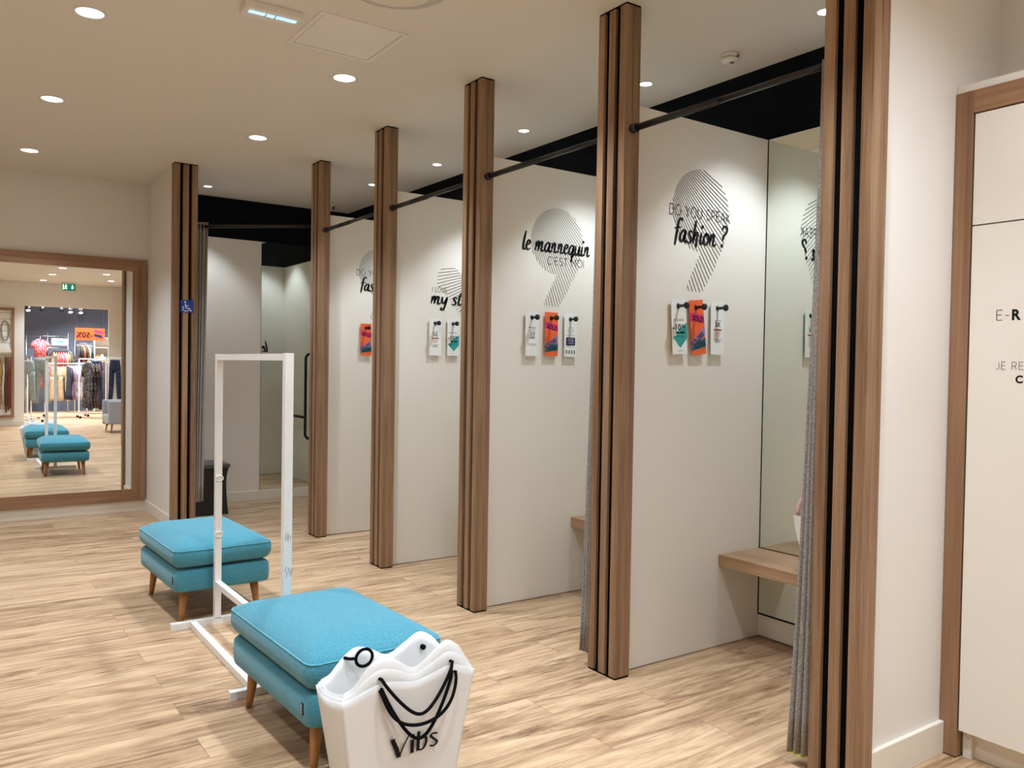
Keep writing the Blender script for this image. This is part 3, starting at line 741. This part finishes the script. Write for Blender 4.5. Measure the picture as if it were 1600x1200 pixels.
for zz, k in ((.64, 0), (.50, 1)):
    bm = bmesh.new(); random.seed(5+k)
    fmm = plane_map((-.016, yb-.0185, zz), (1, 0, 0))
    for j in range(5 if k else 4):
        xx = .004+.007*j+random.uniform(-.002, .002); zz2 = random.uniform(-.02, .01); ribbon(bm, fmm, [(xx, zz2), (xx+.003, zz2+random.uniform(.012, .035))], .0016)
    obj('scuff_mark', bm, 'vinyl_grey', ub)

# ------------------------------------------------------------ frosted shopping bags
M['rope'] = plain('black_cotton_rope', lin((14, 13, 14)), .95, spec=.1)
RIM = [(0, .376), (.08, .388), (.17, .424), (.27, .450), (.37, .440), (.52, .404), (.66, .432), (.77, .457), (.87, .436), (.95, .398), (1, .380)]
def RIMF(u):
    n = len(RIM)
    for i in range(n-1):
        if u <= RIM[i+1][0]:
            p0, p1, p2, p3 = RIM[max(i-1, 0)], RIM[i], RIM[i+1], RIM[min(i+2, n-1)]
            h = p2[0]-p1[0]; q = (u-p1[0])/h
            m1 = (p2[1]-p0[1])/max(1e-6, p2[0]-p0[0])*h; m2 = (p3[1]-p1[1])/max(1e-6, p3[0]-p1[0])*h
            return (2*q**3-3*q*q+1)*p1[1]+(q**3-2*q*q+q)*m1+(3*q*q-2*q**3)*p2[1]+(q**3-q*q)*m2
def sm(u):
    for (a, b), (c, d) in zip(RIM, RIM[1:]):
        if u <= c:
            return RIMF(u)
    return RIM[-1][1]
def shopping_bag(lab, inset, dz, amp):
    B = Vector((1.228, 2.387, 0)); rot = math.radians(3.5)
    t = thing('shopping_bag', lab, 'shopping bag', B, rot, 'nested frosted shopping bags')
    hx1, hy1 = .248-inset, .088-inset; hx0, hy0 = .185-inset, .062-inset
    bm = bmesh.new(); N = 40; NS = 8; NZ = 14; rows = []
    per = []
    for i in range(N): per.append(('f', i/N))
    for i in range(NS): per.append(('r', i/NS))
    for i in range(N): per.append(('b', i/N))
    for i in range(NS): per.append(('l', i/NS))
    def P(side, u, v):
        if side in 'fb':
            zt = sm(u if side == 'f' else 1-u)+dz+.012
            if side == 'f': zt = .388+dz+(zt-.388-dz)*amp
        else: zt = .388+dz-.012*math.sin(PI*u)
        z = .004+inset*.5+(zt-.004)*v; k = z/.40
        hx = hx0+(hx1-hx0)*min(k, 1.15); hy = hy0+(hy1-hy0)*min(k, 1.15)
        if side == 'f': x, y = -hx+2*hx*u, -hy-.006*math.sin(PI*u)*v
        elif side == 'r': x, y = hx+.010*math.sin(PI*u)*v, -hy+2*hy*u
        elif side == 'b': x, y = hx-2*hx*u, hy+.010*math.sin(PI*u)*v
        else: x, y = -hx-.010*math.sin(PI*u)*v, hy-2*hy*u
        return (x, y, z)
    for j in range(NZ+1): rows.append([bm.verts.new(P(s, u, j/NZ)) for s, u in per])
    n = len(per)
    for A, B2 in zip(rows, rows[1:]):
        for k in range(n): bm.faces.new((A[k], A[(k+1) % n], B2[(k+1) % n], B2[k]))
    bm.faces.new(rows[0][::-1])
    o = obj('plastic_body', bm, 'frosted', t, True); md = o.modifiers.new('s', 'SOLIDIFY'); md.thickness = .0012
    return t, hx1, hy1
def hang(t, y, xl, xr, z, drop, out, lab=None, skew=0, name='rope_handle', sw=0):
    pts = []
    for k in range(37):
        s = k/36; x = xl+(xr-xl)*(s+sw*math.sin(2*PI*s)/6)
        zz = z-drop*math.sin(PI*s)**.85+skew*s
        yy = y-out*math.sin(PI*s)**.5-.004
        pts.append((x, yy, zz))
    pts = [(xl, y+.012, z-.002)]+pts+[(xr, y+.012, z+skew-.002)]
    return obj(name, tube(pts, .0055, n=8), 'rope', t, True)
t, hx, hy = shopping_bag('outermost frosted white shopping bag lettered Vibs, before the nearer ottoman', 0, -.004, .42)
hang(t, -hy-.002, -.112, .150, .398, .180, .02, sw=.15)
hang(t, -hy-.004, -.116, .164, .392, .125, .03, sw=-.5)
# knotted handle stub at the back
obj('rope_handle', tube([(-.150, hy-.004, .452), (-.138, hy-.02, .450), (-.126, hy-.032, .452)]+[(-.094-.030*math.cos(a_), hy-.036, .450+.028*math.sin(a_)) for a_ in [2*PI*k/18 for k in range(19)]], .0052, n=8), 'rope', t, True)
obj('rope_end', tube([(.145, hy-.002, .43), (.143, hy-.02, .432)], .009, n=10), 'rope', t, True)
# lettering
tx = plane_map((0, 0, 0), (1, 0, 0))
def front(x, z): 
    k = z/.40; hyy = .062+(.088-.062)*k; return Vector((x, -hyy-.0095, z))
bm = bmesh.new()
def S(x, z): return front(-.066+x*.124, .160+z*.066)
ribbon(bm, S, [(.0, .97), (.12, .5), (.22, .0)], .13); ribbon(bm, S, [(.22, .0), (.34, .5), (.50, .99)], .05); ribbon(bm, S, [(-.05, .98), (.10, .98)], .03)
ribbon(bm, S, [(.60, .68), (.60, .02)], .11); dot(bm, S, .61, .90, .055); ribbon(bm, S, [(.55, .02), (.67, .02)], .03)
ribbon(bm, S, [(.78, 1.0), (.78, .02)], .10); ribbon(bm, S, smooth_line([(.80, .55), (.9, .7), (1.0, .6), (1.02, .32), (.93, .05), (.80, .06)]), .085)
ribbon(bm, S, smooth_line([(1.36, .6), (1.25, .68), (1.16, .58), (1.25, .4), (1.36, .2), (1.28, .03), (1.14, .1)]), .08)
obj('lettering', bm, 'vinyl', t)
t2, hx, hy = shopping_bag('middle one of the nested frosted bags, its wavy rim just above the outer', .007, .002, .85)
hang(t2, -hy-.014, -.115, .148, .430, .13, .026, sw=.2)
t3, hx, hy = shopping_bag('innermost of the nested frosted bags, with the highest rim', .014, .008, 1.2)

# ------------------------------------------------------------ black stool in the wide cubicle
t = thing('flared_stool', 'black waisted stool behind the curtain in the wide cubicle', 'stool', (2.03, 7.87, 0))
R = []
for z, s in ((0, 1.0), (.06, .965), (.16, .92), (.27, .90), (.36, .92), (.43, 1.0)):
    R.append([(p[0]*s, p[1]*s, z) for p in rrect(.165, .19, .012, 3)])
obj('body', rings_mesh(R), 'stool_black', t); obj('top', rings_mesh([[(p[0], p[1], z) for p in rrect(.175, .20, .01, 3)] for z in (.43, .462)]), 'stool_top', t)

# ------------------------------------------------------------ locker cabinet at right
t = thing('tall_cabinet', 'tall cream cabinet in a wooden frame at the right edge', 'cabinet', (3.045, 1.558, 0))
yl = -1.35
obj('frame_stile', box(-.004, .03, -.062, 0, 0.004, 2.417, bevel=.001), 'frame_wood_z', t)
obj('frame_stile', box(-.004, .03, yl, yl+.066, 0.004, 2.417, bevel=.001), 'frame_wood_z', t)
obj('frame_rail', box(-.004, .03, yl+.066, -.0625, 2.336, 2.417, bevel=.001), 'frame_wood_y', t)
obj('carcass', box(.03, .30, yl, 0, .10, 2.415), 'panel', t)
obj('upper_door', box(0, .03, yl+.072, -.067, 1.9345, 2.331, bevel=.001), 'panel', t)
d_ = obj('lower_door', box(0, .03, yl+.072, -.067, .103, 1.9295, bevel=.001), 'panel', t)
obj('plinth', box(.055, .30, yl+.02, -.02, .0, .10), 'skirting', t); obj('plinth_leg', box(.03, .055, -.10, -.07, .0, .103), 'skirting', t)
obj('cornice', box(.004, .30, yl, 0, 2.417, 2.445), 'cream', t)
f = plane_map((-.0008, -1.558+1.558, 0), (0, -1, 0))
obj('lettering', caps_text('E-', f, .156, .202, 1.590, .035, .06), 'vinyl', d_)
obj('lettering', font_text('R', f, .209, .238, 1.590, .036, .035), 'vinyl', d_)
obj('lettering', caps_text('JE RE', f, .160, .252, 1.418, .026, .06), 'vinyl', d_)
obj('lettering', font_text('C', f, .226, .25, 1.372, .026, .035), 'vinyl', d_)

# ------------------------------------------------------------ ceiling fixtures
def downlight(x, y, r, lab, power, size, blend, grp, lit=True):
    if (x, y) in ((2.55, .62), (2.6, -.75)): size = 150; power *= .62
    t = thing('recessed_downlight', lab, 'ceiling light', (x, y, H), group=grp)
    bm = bmesh.new(); n = 28
    prof = [(r*.80, .0), (r*.84, -.004), (r, -.004), (r, -.0005)]
    rr = [[bm.verts.new((a_*math.cos(2*PI*k/n), a_*math.sin(2*PI*k/n), z)) for k in range(n)] for a_, z in prof]
    for A, B2 in zip(rr, rr[1:]):
        for k in range(n): bm.faces.new((A[k], A[(k+1) % n], B2[(k+1) % n], B2[k]))
    obj('trim_ring', bm, 'white_metal', t, True)
    obj('lens', tube([(0, 0, -.0005), (0, 0, -.002)], r*.80, n=28), 'lens', t)
    lamp((0, 0, -.02), power, size, blend, t, rad=r*.6)
hl = {(.575, 7.42): 'leftmost and farthest of the hall ceiling lights', (.575, 5.87): 'hall ceiling light between the two others at the far left', (.575, 4.31): 'largest hall ceiling light at the top left corner',
      (1.88, 5.94): 'hall ceiling light above the wheelchair cubicle post', (1.88, 4.40): 'hall ceiling light right of the white access panel'}
for (x, y) in [(.575, 7.42), (.575, 5.87), (.575, 4.31), (1.88, 5.94), (1.88, 4.40), (1.88, 2.86), (.575, 2.76), (1.88, 1.3), (.575, 1.2), (1.80, -.1), (.575, -.4), (1.78, -1.5), (1.76, -2.95), (2.89, -2.1), (2.55, .62), (2.6, -.75), (-.73, 5.87), (-.73, 2.76), (-.73, -.4)]:
    downlight(x, y, .072, hl.get((x, y), 'hall ceiling light seen only in the mirror or out of view'), HALL_W, 105, .8, 'recessed hall downlights')
sl = {(3.264, 2.266): 'small ceiling spot in the nearest cubicle, partly hidden by the post', (3.29, 3.437): 'small ceiling spot above the cubicle lettered le mannequin',
      (3.285, 4.616): 'small ceiling spot above the heart decal cubicle', (3.288, 5.818): 'small ceiling spot above the farthest narrow cubicle',
      (2.033, 7.865): 'small ceiling spot at the left of the wide cubicle', (3.2, 6.83): 'small ceiling spot showing as a glint beside a post top'}
for k, v in sl.items(): downlight(k[0], k[1], .042, v, CAB_W if k[1] < 6.5 else CAB_W*.5, 88, .5, 'small cubicle spots')
# access hatch
t = thing('ceiling_hatch', 'square white access panel flush in the hall ceiling', 'hatch', (1.435, 3.635, H))
b = bmesh.new(); w_ = .45; e = .022
for q4 in ((0, w_, 0, e), (0, w_, w_-e, w_), (0, e, e, w_-e), (w_-e, w_, e, w_-e)): box(q4[0], q4[1], q4[2], q4[3], -.006, 0, b)
obj('frame', b, 'white_plastic', t)
obj('door', box(e+.003, w_-e-.003, e+.003, w_-e-.003, -.005, 0, bevel=.001), 'panel', t); obj('gap', box(e, w_-e, e, w_-e, -.001, 0), 'recess', t)
# emergency luminaire
t = thing('emergency_light', 'slim white emergency light with a cool glowing tube', 'emergency light', (1.25, 3.765, H), math.radians(-2))
obj('housing', box(-.13, .13, -.055, .055, -.036, 0, bevel=.004), 'white_plastic', t); obj('glow_tube', box(-.108, .108, -.03, -.004, -.040, -.035, bevel=.002), 'cool_tube', t)
obj('divider', box(-.035, -.032, -.032, -.002, -.042, -.035), 'grey_ink', t); obj('divider', box(.008, .011, -.032, -.002, -.042, -.035), 'grey_ink', t)
# round vent
t = thing('round_ceiling_vent', 'round white ceiling vent cut off by the top edge', 'vent', (1.60, 3.20, H))
bm = bmesh.new(); tube([(0, 0, -.006), (0, 0, 0)], .225, bm, 40); obj('flange', bm, 'ceiling', t, True)
for r in (.15, .085): obj('cone_ring', lathe([(r-.02, -.008), (r, -.026), (r+.004, -.026), (r+.004, -.006)], n=40), 'ceiling', t, True)
# smoke detector
t = thing('smoke_detector', 'round white smoke detector on the ceiling over the nearest cubicle', 'smoke detector', (3.32, 2.86, H))
obj('base', tube([(0, 0, -.018), (0, 0, 0)], .045, n=28), 'white_plastic', t, True); obj('head', lathe([(.02, -.048), (.038, -.044), (.043, -.034), (.043, -.024), (.03, -.018)], n=28), 'white_plastic', t, True)
obj('sensor_window', tube([(-.002, -.018, -.050), (-.002, -.018, -.046)], .012, n=14), 'grey_ink', t); obj('indicator', box(.005, .018, -.046, -.036, -.022, -.01), 'sensor_red', t)
t = thing('sprinkler_head', 'tiny dark sprinkler on the ceiling at the back of the wide cubicle', 'sprinkler', (3.314, 8.0, H))
obj('plate', tube([(0, 0, -.005), (0, 0, 0)], .028, n=20), 'white_plastic', t, True); obj('head', lathe([(.008, -.035), (.014, -.033), (.006, -.025), (.008, -.005)], n=14), 'black', t, True)

# ------------------------------------------------------------ seen in the mirror: south end of the hall
t = thing('exit_sign', 'green emergency exit sign above the passage, seen in the mirror', 'sign', (2.23, -3.0, 2.835))
obj('housing', box(-.13, .13, -.02, .02, .15, .182), 'white_plastic', t); obj('panel', box(-.125, .125, -.006, .006, 0, .15), 'green_lit', t)
f = plane_map((0, .0068, 0), (-1, 0, 0)); bm = bmesh.new()
ribbon(bm, f, [(-.065, .12), (-.065, .05)], .022); pgon(f, [(-.095, .07), (-.035, .07), (-.065, .028)], bm)
ribbon(bm, f, [(.05, .10), (.06, .065), (.04, .03)], .02); ribbon(bm, f, [(.06, .065), (.085, .035)], .014); ribbon(bm, f, [(.03, .085), (.085, .09)], .01); dot(bm, f, .058, .12, .012); rects(f, [(.095, .112, .02, .13)], bm)
obj('arrow_and_runner', bm, 'white_lit', t)
# back-wall mirror at left; its reflected slatwall and goods are built solid
t = thing('mirror_reflection_display', 'wood-framed back-wall mirror, its reflection built as a slatted accessory display, at the left edge of the mirror image', 'display', (0, YB, 0))
fa, fb, za, zb = .45, 1.29, .17, 2.45
b = box(fb-.05, fb, 0, .05, za, zb); box(fa, fa+.05, 0, .05, za, zb, b); obj('frame_stile', b, 'frame_wood_z', t)
b = box(fa+.05, fb-.05, 0, .05, za, za+.05); box(fa+.05, fb-.05, 0, .05, zb-.05, zb, b); obj('frame_rail', b, 'frame_wood_x', t)
obj('slatwall', box(fa+.05, fb-.05, 0, .012, za+.05, zb-.05), 'card', t)
b = bmesh.new()
for k in range(17): box(fa+.05, fb-.05, .012, .013, za+.17+k*.125, za+.178+k*.125, b)
obj('slat_grooves', b, 'grey_ink', t)
obj('shelf', box(fa+.08, fb-.06, .013, .16, 1.52, 1.60), 'white_plastic', t)
for k, (xx, mat, lo) in enumerate(((1.215, 'c_rust', .36), (1.18, 'c_rust', .32), (1.14, 'c_brown', .28), (1.09, 'c_cream', .4), (1.03, 'c_ochre', .35))):
    o = obj('hanging_belt', tube([(xx, YB+.06, 1.44), (xx+.01, YB+.07, 1.1), (xx-.008, YB+.065, .8), (xx+.006, YB+.06, lo)], [.012, .02, .022, .014], n=8), mat, None, True)
    tag(o, ['dark rust belt nearest the frame of the accessory display', 'rust belt second from the display frame', 'plum scarf hanging in the accessory display', 'cream scarf hanging in the accessory display', 'ochre scarf hanging deepest in the accessory display'][k], 'belt', 'belts and scarves on the display')
t = thing('necklace', 'silvery bead necklace hanging high on the accessory display', 'necklace', (1.13, YB+.03, 1.98))
obj('strand', tube([(.07*math.sin(a_), 0, -.20*math.cos(a_)) for a_ in [2*PI*k/24 for k in range(24)]], .014, n=8, closed=True), 'chrome', t, True)
# armchair
t = thing('armchair', 'grey upholstered armchair with splayed wooden legs, seen in the mirror', 'armchair', (2.98, -1.15, 0), 0)
obj('seat_base', box(-.33, .33, -.33, .33, .17, .34, bevel=.02), 'grey_uph', t); obj('seat_cushion', box(-.24, .33, -.24, .24, .34, .45, bevel=.035), 'grey_uph', t)
for s in (-1, 1): obj('armrest', box(-.33, .30, s*.33-.05, s*.33+.05, .17, .62, bevel=.03), 'grey_uph', t)
obj('backrest', box(.22, .35, -.30, .30, .34, .82, bevel=.04), 'grey_uph', t)
for sx in (-1, 1):
    for sy in (-1, 1): obj('leg', tube([(sx*.27, sy*.30, 0), (sx*.25, sy*.28, .17)], [.011, .02], n=10), 'leg_wood', t, True)

# ------------------------------------------------------------ clothes
def ell(cx, cy, z, rx, ry, n=14, ph=0, w=0):
    return [(cx+rx*(1+w*math.sin(3*a+ph))*math.cos(a), cy+ry*(1+w*math.sin(4*a+ph))*math.sin(a), z) for a in [2*PI*k/n for k in range(n)]]
def trousers(loc, rot, mat, lab, L=.95, w=.21, dpt=.05, flare=1.0, grp='trousers on the shop rails'):
    t = thing('trousers', lab, 'trousers', loc, rot, grp)
    bm = rings_mesh([ell(0, 0, 0, w*.82, dpt*.8), ell(0, 0, -.04, w*.86, dpt), ell(0, 0, -.15, w, dpt*1.2), ell(0, 0, -.27, w*1.02, dpt*1.2)])
    for s in (-1, 1):
        R = []
        for k in range(8):
            q = k/7; z = -.22-(L-.22)*q
            R.append(ell(s*w*(.5+.28*q), 0, z, w*(.5-.10*q)*(1 if k < 5 else flare), dpt*(1.2-.25*q), ph=k*.9+s, w=.06))
        rings_mesh(R, bm)
    obj('legs', bm, mat, t, True); obj('waistband', rings_mesh([ell(0, 0, z, w*.84, dpt*.84) for z in (-.035, .004)]), mat, t, True)
    obj('hanger', tube([(-w*.8, 0, .012), (0, 0, .018), (w*.8, 0, .012)], .006, n=6), 'white_plastic', t, True)
    obj('hanger_hook', tube([(0, 0, .018), (0, 0, .06)], .003, n=6), 'chrome', t)
    return t
def top(loc, rot, mat, lab, L=.75, w=.2, dpt=.03, grp='tops on the shop rails', flare=1.25):
    """garment on a hanger, broad side along local x"""
    dpt *= .62
    t = thing('blouse', lab, 'top', loc, rot, grp)
    R = [ell(0, 0, 0, .05, dpt*.5), ell(0, 0, -.03, w*.6, dpt*.7), ell(0, 0, -.07, w, dpt), ell(0, 0, -.18, w*.86, dpt*1.2, ph=1, w=.1)]
    for k in range(1, 6): q = k/5; R.append(ell(0, 0, -.18-(L-.18)*q, w*(.86+(flare-.86)*q), dpt*(1.2+.6*q), ph=k*1.3, w=.12))
    obj('body', rings_mesh(R), mat, t, True)
    for s in (-1, 1):
        obj('sleeve', rings_mesh([ell(s*w*.9, 0, -.06, .05, dpt), ell(s*(w+.02), 0, -.2, .055, dpt), ell(s*(w+.035), 0, -.38, .05, dpt*.9)]), mat, t, True)
    obj('hanger', tube([(-w*.8, 0, -.04), (0, 0, .01), (w*.8, 0, -.04)], .006, n=6), 'white_plastic', t, True); obj('hanger_hook', tube([(0, 0, .01), (0, 0, .06)], .003, n=6), 'chrome', t)
    return t
def shop_rail(xa, xb, y, h, lab, depth=.42, mid=False):
    t = thing('shop_rail', lab, 'clothes rail', (xa, y, 0), group='white wheeled shop rails'); L = xb-xa; q = .028
    for x in (0, L):
        obj('upright', sqbar((x, 0, .07), (x, 0, h), q), 'white_metal', t); obj('foot', sqbar((x, -depth/2, .075), (x, depth/2, .075), q), 'white_metal', t)
        for s in (-1, 1):
            obj('caster', lathe([(.028, -.011), (.03, -.006), (.03, .006), (.028, .011)], n=14, c=(x, s*(depth/2-.02), .031), axis='Y'), 'black', t, True)
            obj('caster_stem', tube([(x, s*(depth/2-.02), .031), (x, s*(depth/2-.02), .075)], .008, n=8), 'black', t)
    obj('top_bar', sqbar((0, 0, h), (L, 0, h), q), 'white_metal', t); obj('base_bar', sqbar((0, 0, .10), (L, 0, .10), q), 'white_metal', t)
    return t
# left rail in the passage (turned: runs away from the hall)
t = thing('shop_rail', 'white wheeled rail with grey trousers, left in the passage', 'clothes rail', (1.70, -4.35, 0), group='white wheeled shop rails')
for y in (0, -.9):
    obj('upright', sqbar((-.04, y, .07), (-.04, y, 1.43), .028), 'white_metal', t); obj('foot', sqbar((-.24, y, .075), (.22, y, .075), .028), 'white_metal', t)
    for s in (-.2, .18): obj('caster', lathe([(.028, -.011), (.03, -.006), (.03, .006), (.028, .011)], n=14, c=(s, y, .031), axis='Y'), 'black', t, True)
obj('top_bar', sqbar((-.04, 0, 1.43), (-.04, -.9, 1.43), .028), 'white_metal', t); obj('base_bar', sqbar((-.04, 0, .075), (-.04, -.9, .075), .028), 'white_metal', t)
trousers((1.585, -4.30, 1.345), math.radians(8), 'c_grey', 'sage grey trousers nearest the passage edge, straight legged', .86, .135, .05)
trousers((1.86, -4.42, 1.40), math.radians(-6), 'c_grey', 'sage grey trousers with legs spread, second on the left rail', .98, .15, .05)
# right rail
shop_rail(2.98, 3.30, -3.25, 1.45, 'white wheeled rail right of the passage carrying navy trousers', .5)
trousers((3.16, -3.27, 1.40), .4, 'c_navy', 'navy trousers on the rail beside the armchair', .9, .12, .05)
# middle rails in the shop
shop_rail(2.10, 3.0, -6.2, 1.30, 'white wheeled rail in the shop hung with beige and white clothes', .5)
trousers((2.33, -6.1, 1.20), .0, 'c_beige', 'beige trousers hanging at the left of the middle shop rail', .80, .13, .05)
trousers((2.50, -6.22, 1.20), .15, 'c_beige', 'beige trousers hanging behind the first beige pair', .82, .12, .05)
for k, (x, mat, lab) in enumerate(((2.575, 'c_navy', 'navy blouse beside the beige trousers'), (2.60, 'c_mauve', 'mauve blouse on the middle shop rail'), (2.65, 'c_lilac', 'lilac blouse on the middle shop rail'), (2.74, 'c_white', 'white blouse on the middle shop rail, left of two'), (2.82, 'c_white', 'white blouse on the middle shop rail, right of two'))):
    top((x, -6.15+.02*k, 1.24), math.radians(50 if k > 1 else 70), mat, lab, .82, .2, .03)
shop_rail(2.75, 3.75, -5.6, 1.42, 'white wheeled rail in the shop hung with dark clothes', .5)
for k, (x, mat, lab) in enumerate(((2.93, 'c_floral', 'black floral dress leftmost on the dark rail'), (3.0, 'c_floral', 'black floral dress second on the dark rail'), (3.06, 'c_brown', 'plum blouse on the dark rail'))):
    top((x, -5.5, 1.36), math.radians(66), mat, lab, 1.12, .19, .035, 'dark clothes on the shop rail', 1.1)
trousers((3.09, -5.40, 1.37), .3, 'c_navy', 'wide navy trousers at the right end of the dark rail', 1.16, .15, .06)
top((3.30, -5.6, 1.36), math.radians(60), 'c_brown', 'plum blouse behind the wide navy trousers', 1.0, .19, .035, 'dark clothes on the shop rail', 1.1)
# wall display
t = thing('wall_display_rack', 'steel wall display rack on the slate shop wall', 'display', (1.85, -8.2, 0))
for x in (0, .48, .96): obj('post', tube([(x, 0, .0), (x, 0, 2.1)], .018, n=8), 'chrome', t, True)
for z in (2.0, 1.70): obj('cross_tube', tube([(0, 0, z), (.96, 0, z)], .014, n=8), 'chrome', t, True)
obj('shelf', box(.50, .96, -.02, .28, 1.655, 1.675), 'chrome', t)
for z in (1.25, .85): obj('cross_tube', tube([(0, 0, z), (.96, 0, z)], .014, n=8), 'chrome', t, True)
t = thing('patterned_shirt', 'red floral short-sleeved shirt displayed on the shop wall', 'shirt', (2.155, -8.02, 1.90))
obj('body', rings_mesh([ell(0, 0, 0, .06, .03), ell(0, 0, -.03, .13, .05), ell(0, 0, -.12, .15, .06), ell(0, 0, -.45, .14, .06, w=.05)]), 'c_red', t, True)
for s in (-1, 1): obj('sleeve', rings_mesh([ell(s*.11, 0, -.03, .05, .045), ell(s*.16, 0, -.12, .06, .05), ell(s*.19, 0, -.19, .055, .05)]), 'c_red', t, True)
obj('hanger', tube([(-.1, 0, .0), (0, 0, .02), (0, 0, .09)], .006, n=6), 'white_plastic', t)
t = thing('display_screen', 'white lightbox poster with a green ribbon shape on the wall rack', 'poster', (2.60, -8.0, 1.765))
obj('panel', box(-.19, .19, -.012, .012, 0, .175), 'white_lit', t); f = plane_map((0, .013, .09), (-1, 0, 0)); obj('ribbon_motif', pgon(f, [(-.12, .0), (-.02, .035), (.03, .01), (.12, .03), (.04, -.04), (.0, -.01), (-.05, -.03)]), 'teal_ink', t)
mats = ['c_beige', 'c_orange', 'c_pink', 'c_red', 'c_pink', 'c_cream', 'c_ochre', 'c_olive']
for k, mt in enumerate(mats):
    top((2.44+k*.055, -8.05, 1.60), math.radians(75), mt, ['beige', 'orange', 'pink', 'red', 'deep pink', 'cream', 'ochre', 'olive'][k]+' top hanging below the lightbox poster', .5, .16, .022, 'colourful tops under the poster')
for k, (x, mt) in enumerate(((2.25, 'c_orange'), (2.34, 'c_pink'), (2.0, 'c_red'))):
    top((x, -8.05, 1.25), math.radians(70), mt, ['orange', 'pink', 'red'][k]+' top on the low tube under the red floral shirt', .6, .16, .03, 'tops on the low tube')
t = thing('sale_sign', 'hanging orange sign reading -50% with violet ribbons', 'sign', (3.17, -7.0, 1.895))
obj('panel', box(-.34, .34, -.01, .01, 0, .31), 'orange', t); f = plane_map((0, .012, 0), (-1, 0, 0))
obj('lettering', font_text('-50%', f, -.06, .31, .07, .14, .02), 'vinyl', t)
obj('violet_ribbon', pgon(f, [(-.30, .16), (-.10, .22), (-.08, .27), (-.28, .235)]), 'magenta', t); obj('blue_ribbon', pgon(f, [(-.30, .06), (-.26, .14), (-.10, .17), (-.09, .11), (-.2, .08)]), 'navy_ink', t)
for s in (-1, 1): obj('wire', tube([(s*.3, 0, .31), (s*.3, 0, 1.5)], .003, n=5), 'chrome', t)
t = thing('wall_rail', 'steel wall rail hung with black tops under the -50% sign', 'clothes rail', (2.95, -8.3, 0))
obj('top_tube', tube([(0, .3, 1.83), (.45, .3, 1.83)], .014, n=8), 'chrome', t, True)
for x in (0, .45): obj('post', tube([(x, .3, 0), (x, .3, 2.1)], .015, n=8), 'chrome', t, True)
for k in range(6): top((3.0+k*.062, -8.0, 1.79), math.radians(78), ['c_black', 'c_black', 'c_orange', 'c_black', 'c_cream', 'c_black'][k], ['black top first on the wall rail', 'black top second on the wall rail', 'orange top among black ones on the wall rail', 'black top right of the orange one', 'cream top on the wall rail', 'black top last on the wall rail'][k], .45, .17, .025, 'tops on the wall rail')
t = thing('shoe_shelf', 'pale shelf unit with small goods at the right of the shop wall', 'shelf', (3.42, -8.4, 0))
obj('side_panel', box(0, .02, 0, .35, 0, 2.0), 'white_plastic', t); obj('side_panel', box(.78, .80, 0, .35, 0, 2.0), 'white_plastic', t)
for z in (.3, .7, 1.1, 1.46, 1.72, 1.98): obj('shelf_board', box(.02, .78, 0, .35, z, z+.02), 'white_plastic', t)
obj('back_panel', box(.02, .78, 0, .01, 0, 2.0), 'cream', t)
for k in range(6):
    tag(obj('folded_scarf', box(3.47+k*.11, 3.55+k*.11, -8.33, -8.12, 1.481, 1.53+.02*(k % 2), bevel=.008), ['c_ochre', 'c_white', 'c_olive', 'c_beige', 'c_black', 'c_cream'][k]), ['ochre', 'white', 'olive', 'beige', 'black', 'cream'][k]+' folded scarf on the pale shelf unit', 'scarf', 'folded scarves on the shelf')
for k, x in enumerate((1.80, 2.10, 2.53, 2.72, 2.95)):
    lab = ['bright track spot farthest left above the passage', 'unlit black track spot second from left', 'unlit black track spot in the middle', 'bright track spot fourth from left', 'bright track spot farthest right'][k]
    t = thing('track_spotlight', lab, 'spotlight', (x, -7.0, 2.62), group='track spotlights of the shop')
    obj('barrel', tube([(0, 0, .07), (0, .05, -.03)], .05, n=14), 'black', t, True); obj('stem', tube([(0, 0, .07), (0, 0, .78)], .01, n=8), 'black', t)
    if k in (0, 3, 4): obj('lens', tube([(0, .05, -.03), (0, .052, -.034)], .044, n=14), 'lens', t)
# shop lighting: unseen ceiling lamps added to brighten the shop
for x, y in ((1.9, -4.9), (3.0, -4.7), (2.2, -6.6), (3.3, -6.6), (4.2, -5.5), (2.4, -8.0+.9), (3.4, -7.6)):
    t = thing('shop_fill_lamp', 'added unseen ceiling lamp brightening the shop beyond the passage', 'ceiling light', (x, y, 3.4), group='added lamps brightening the shop')
    obj('ring', tube([(0, 0, -.01), (0, 0, 0)], .08, n=20), 'white_metal', t); lamp((0, 0, -.03), STORE_W, 120, .7, t, col=(.97, 1.0, 1.05), rad=.07)
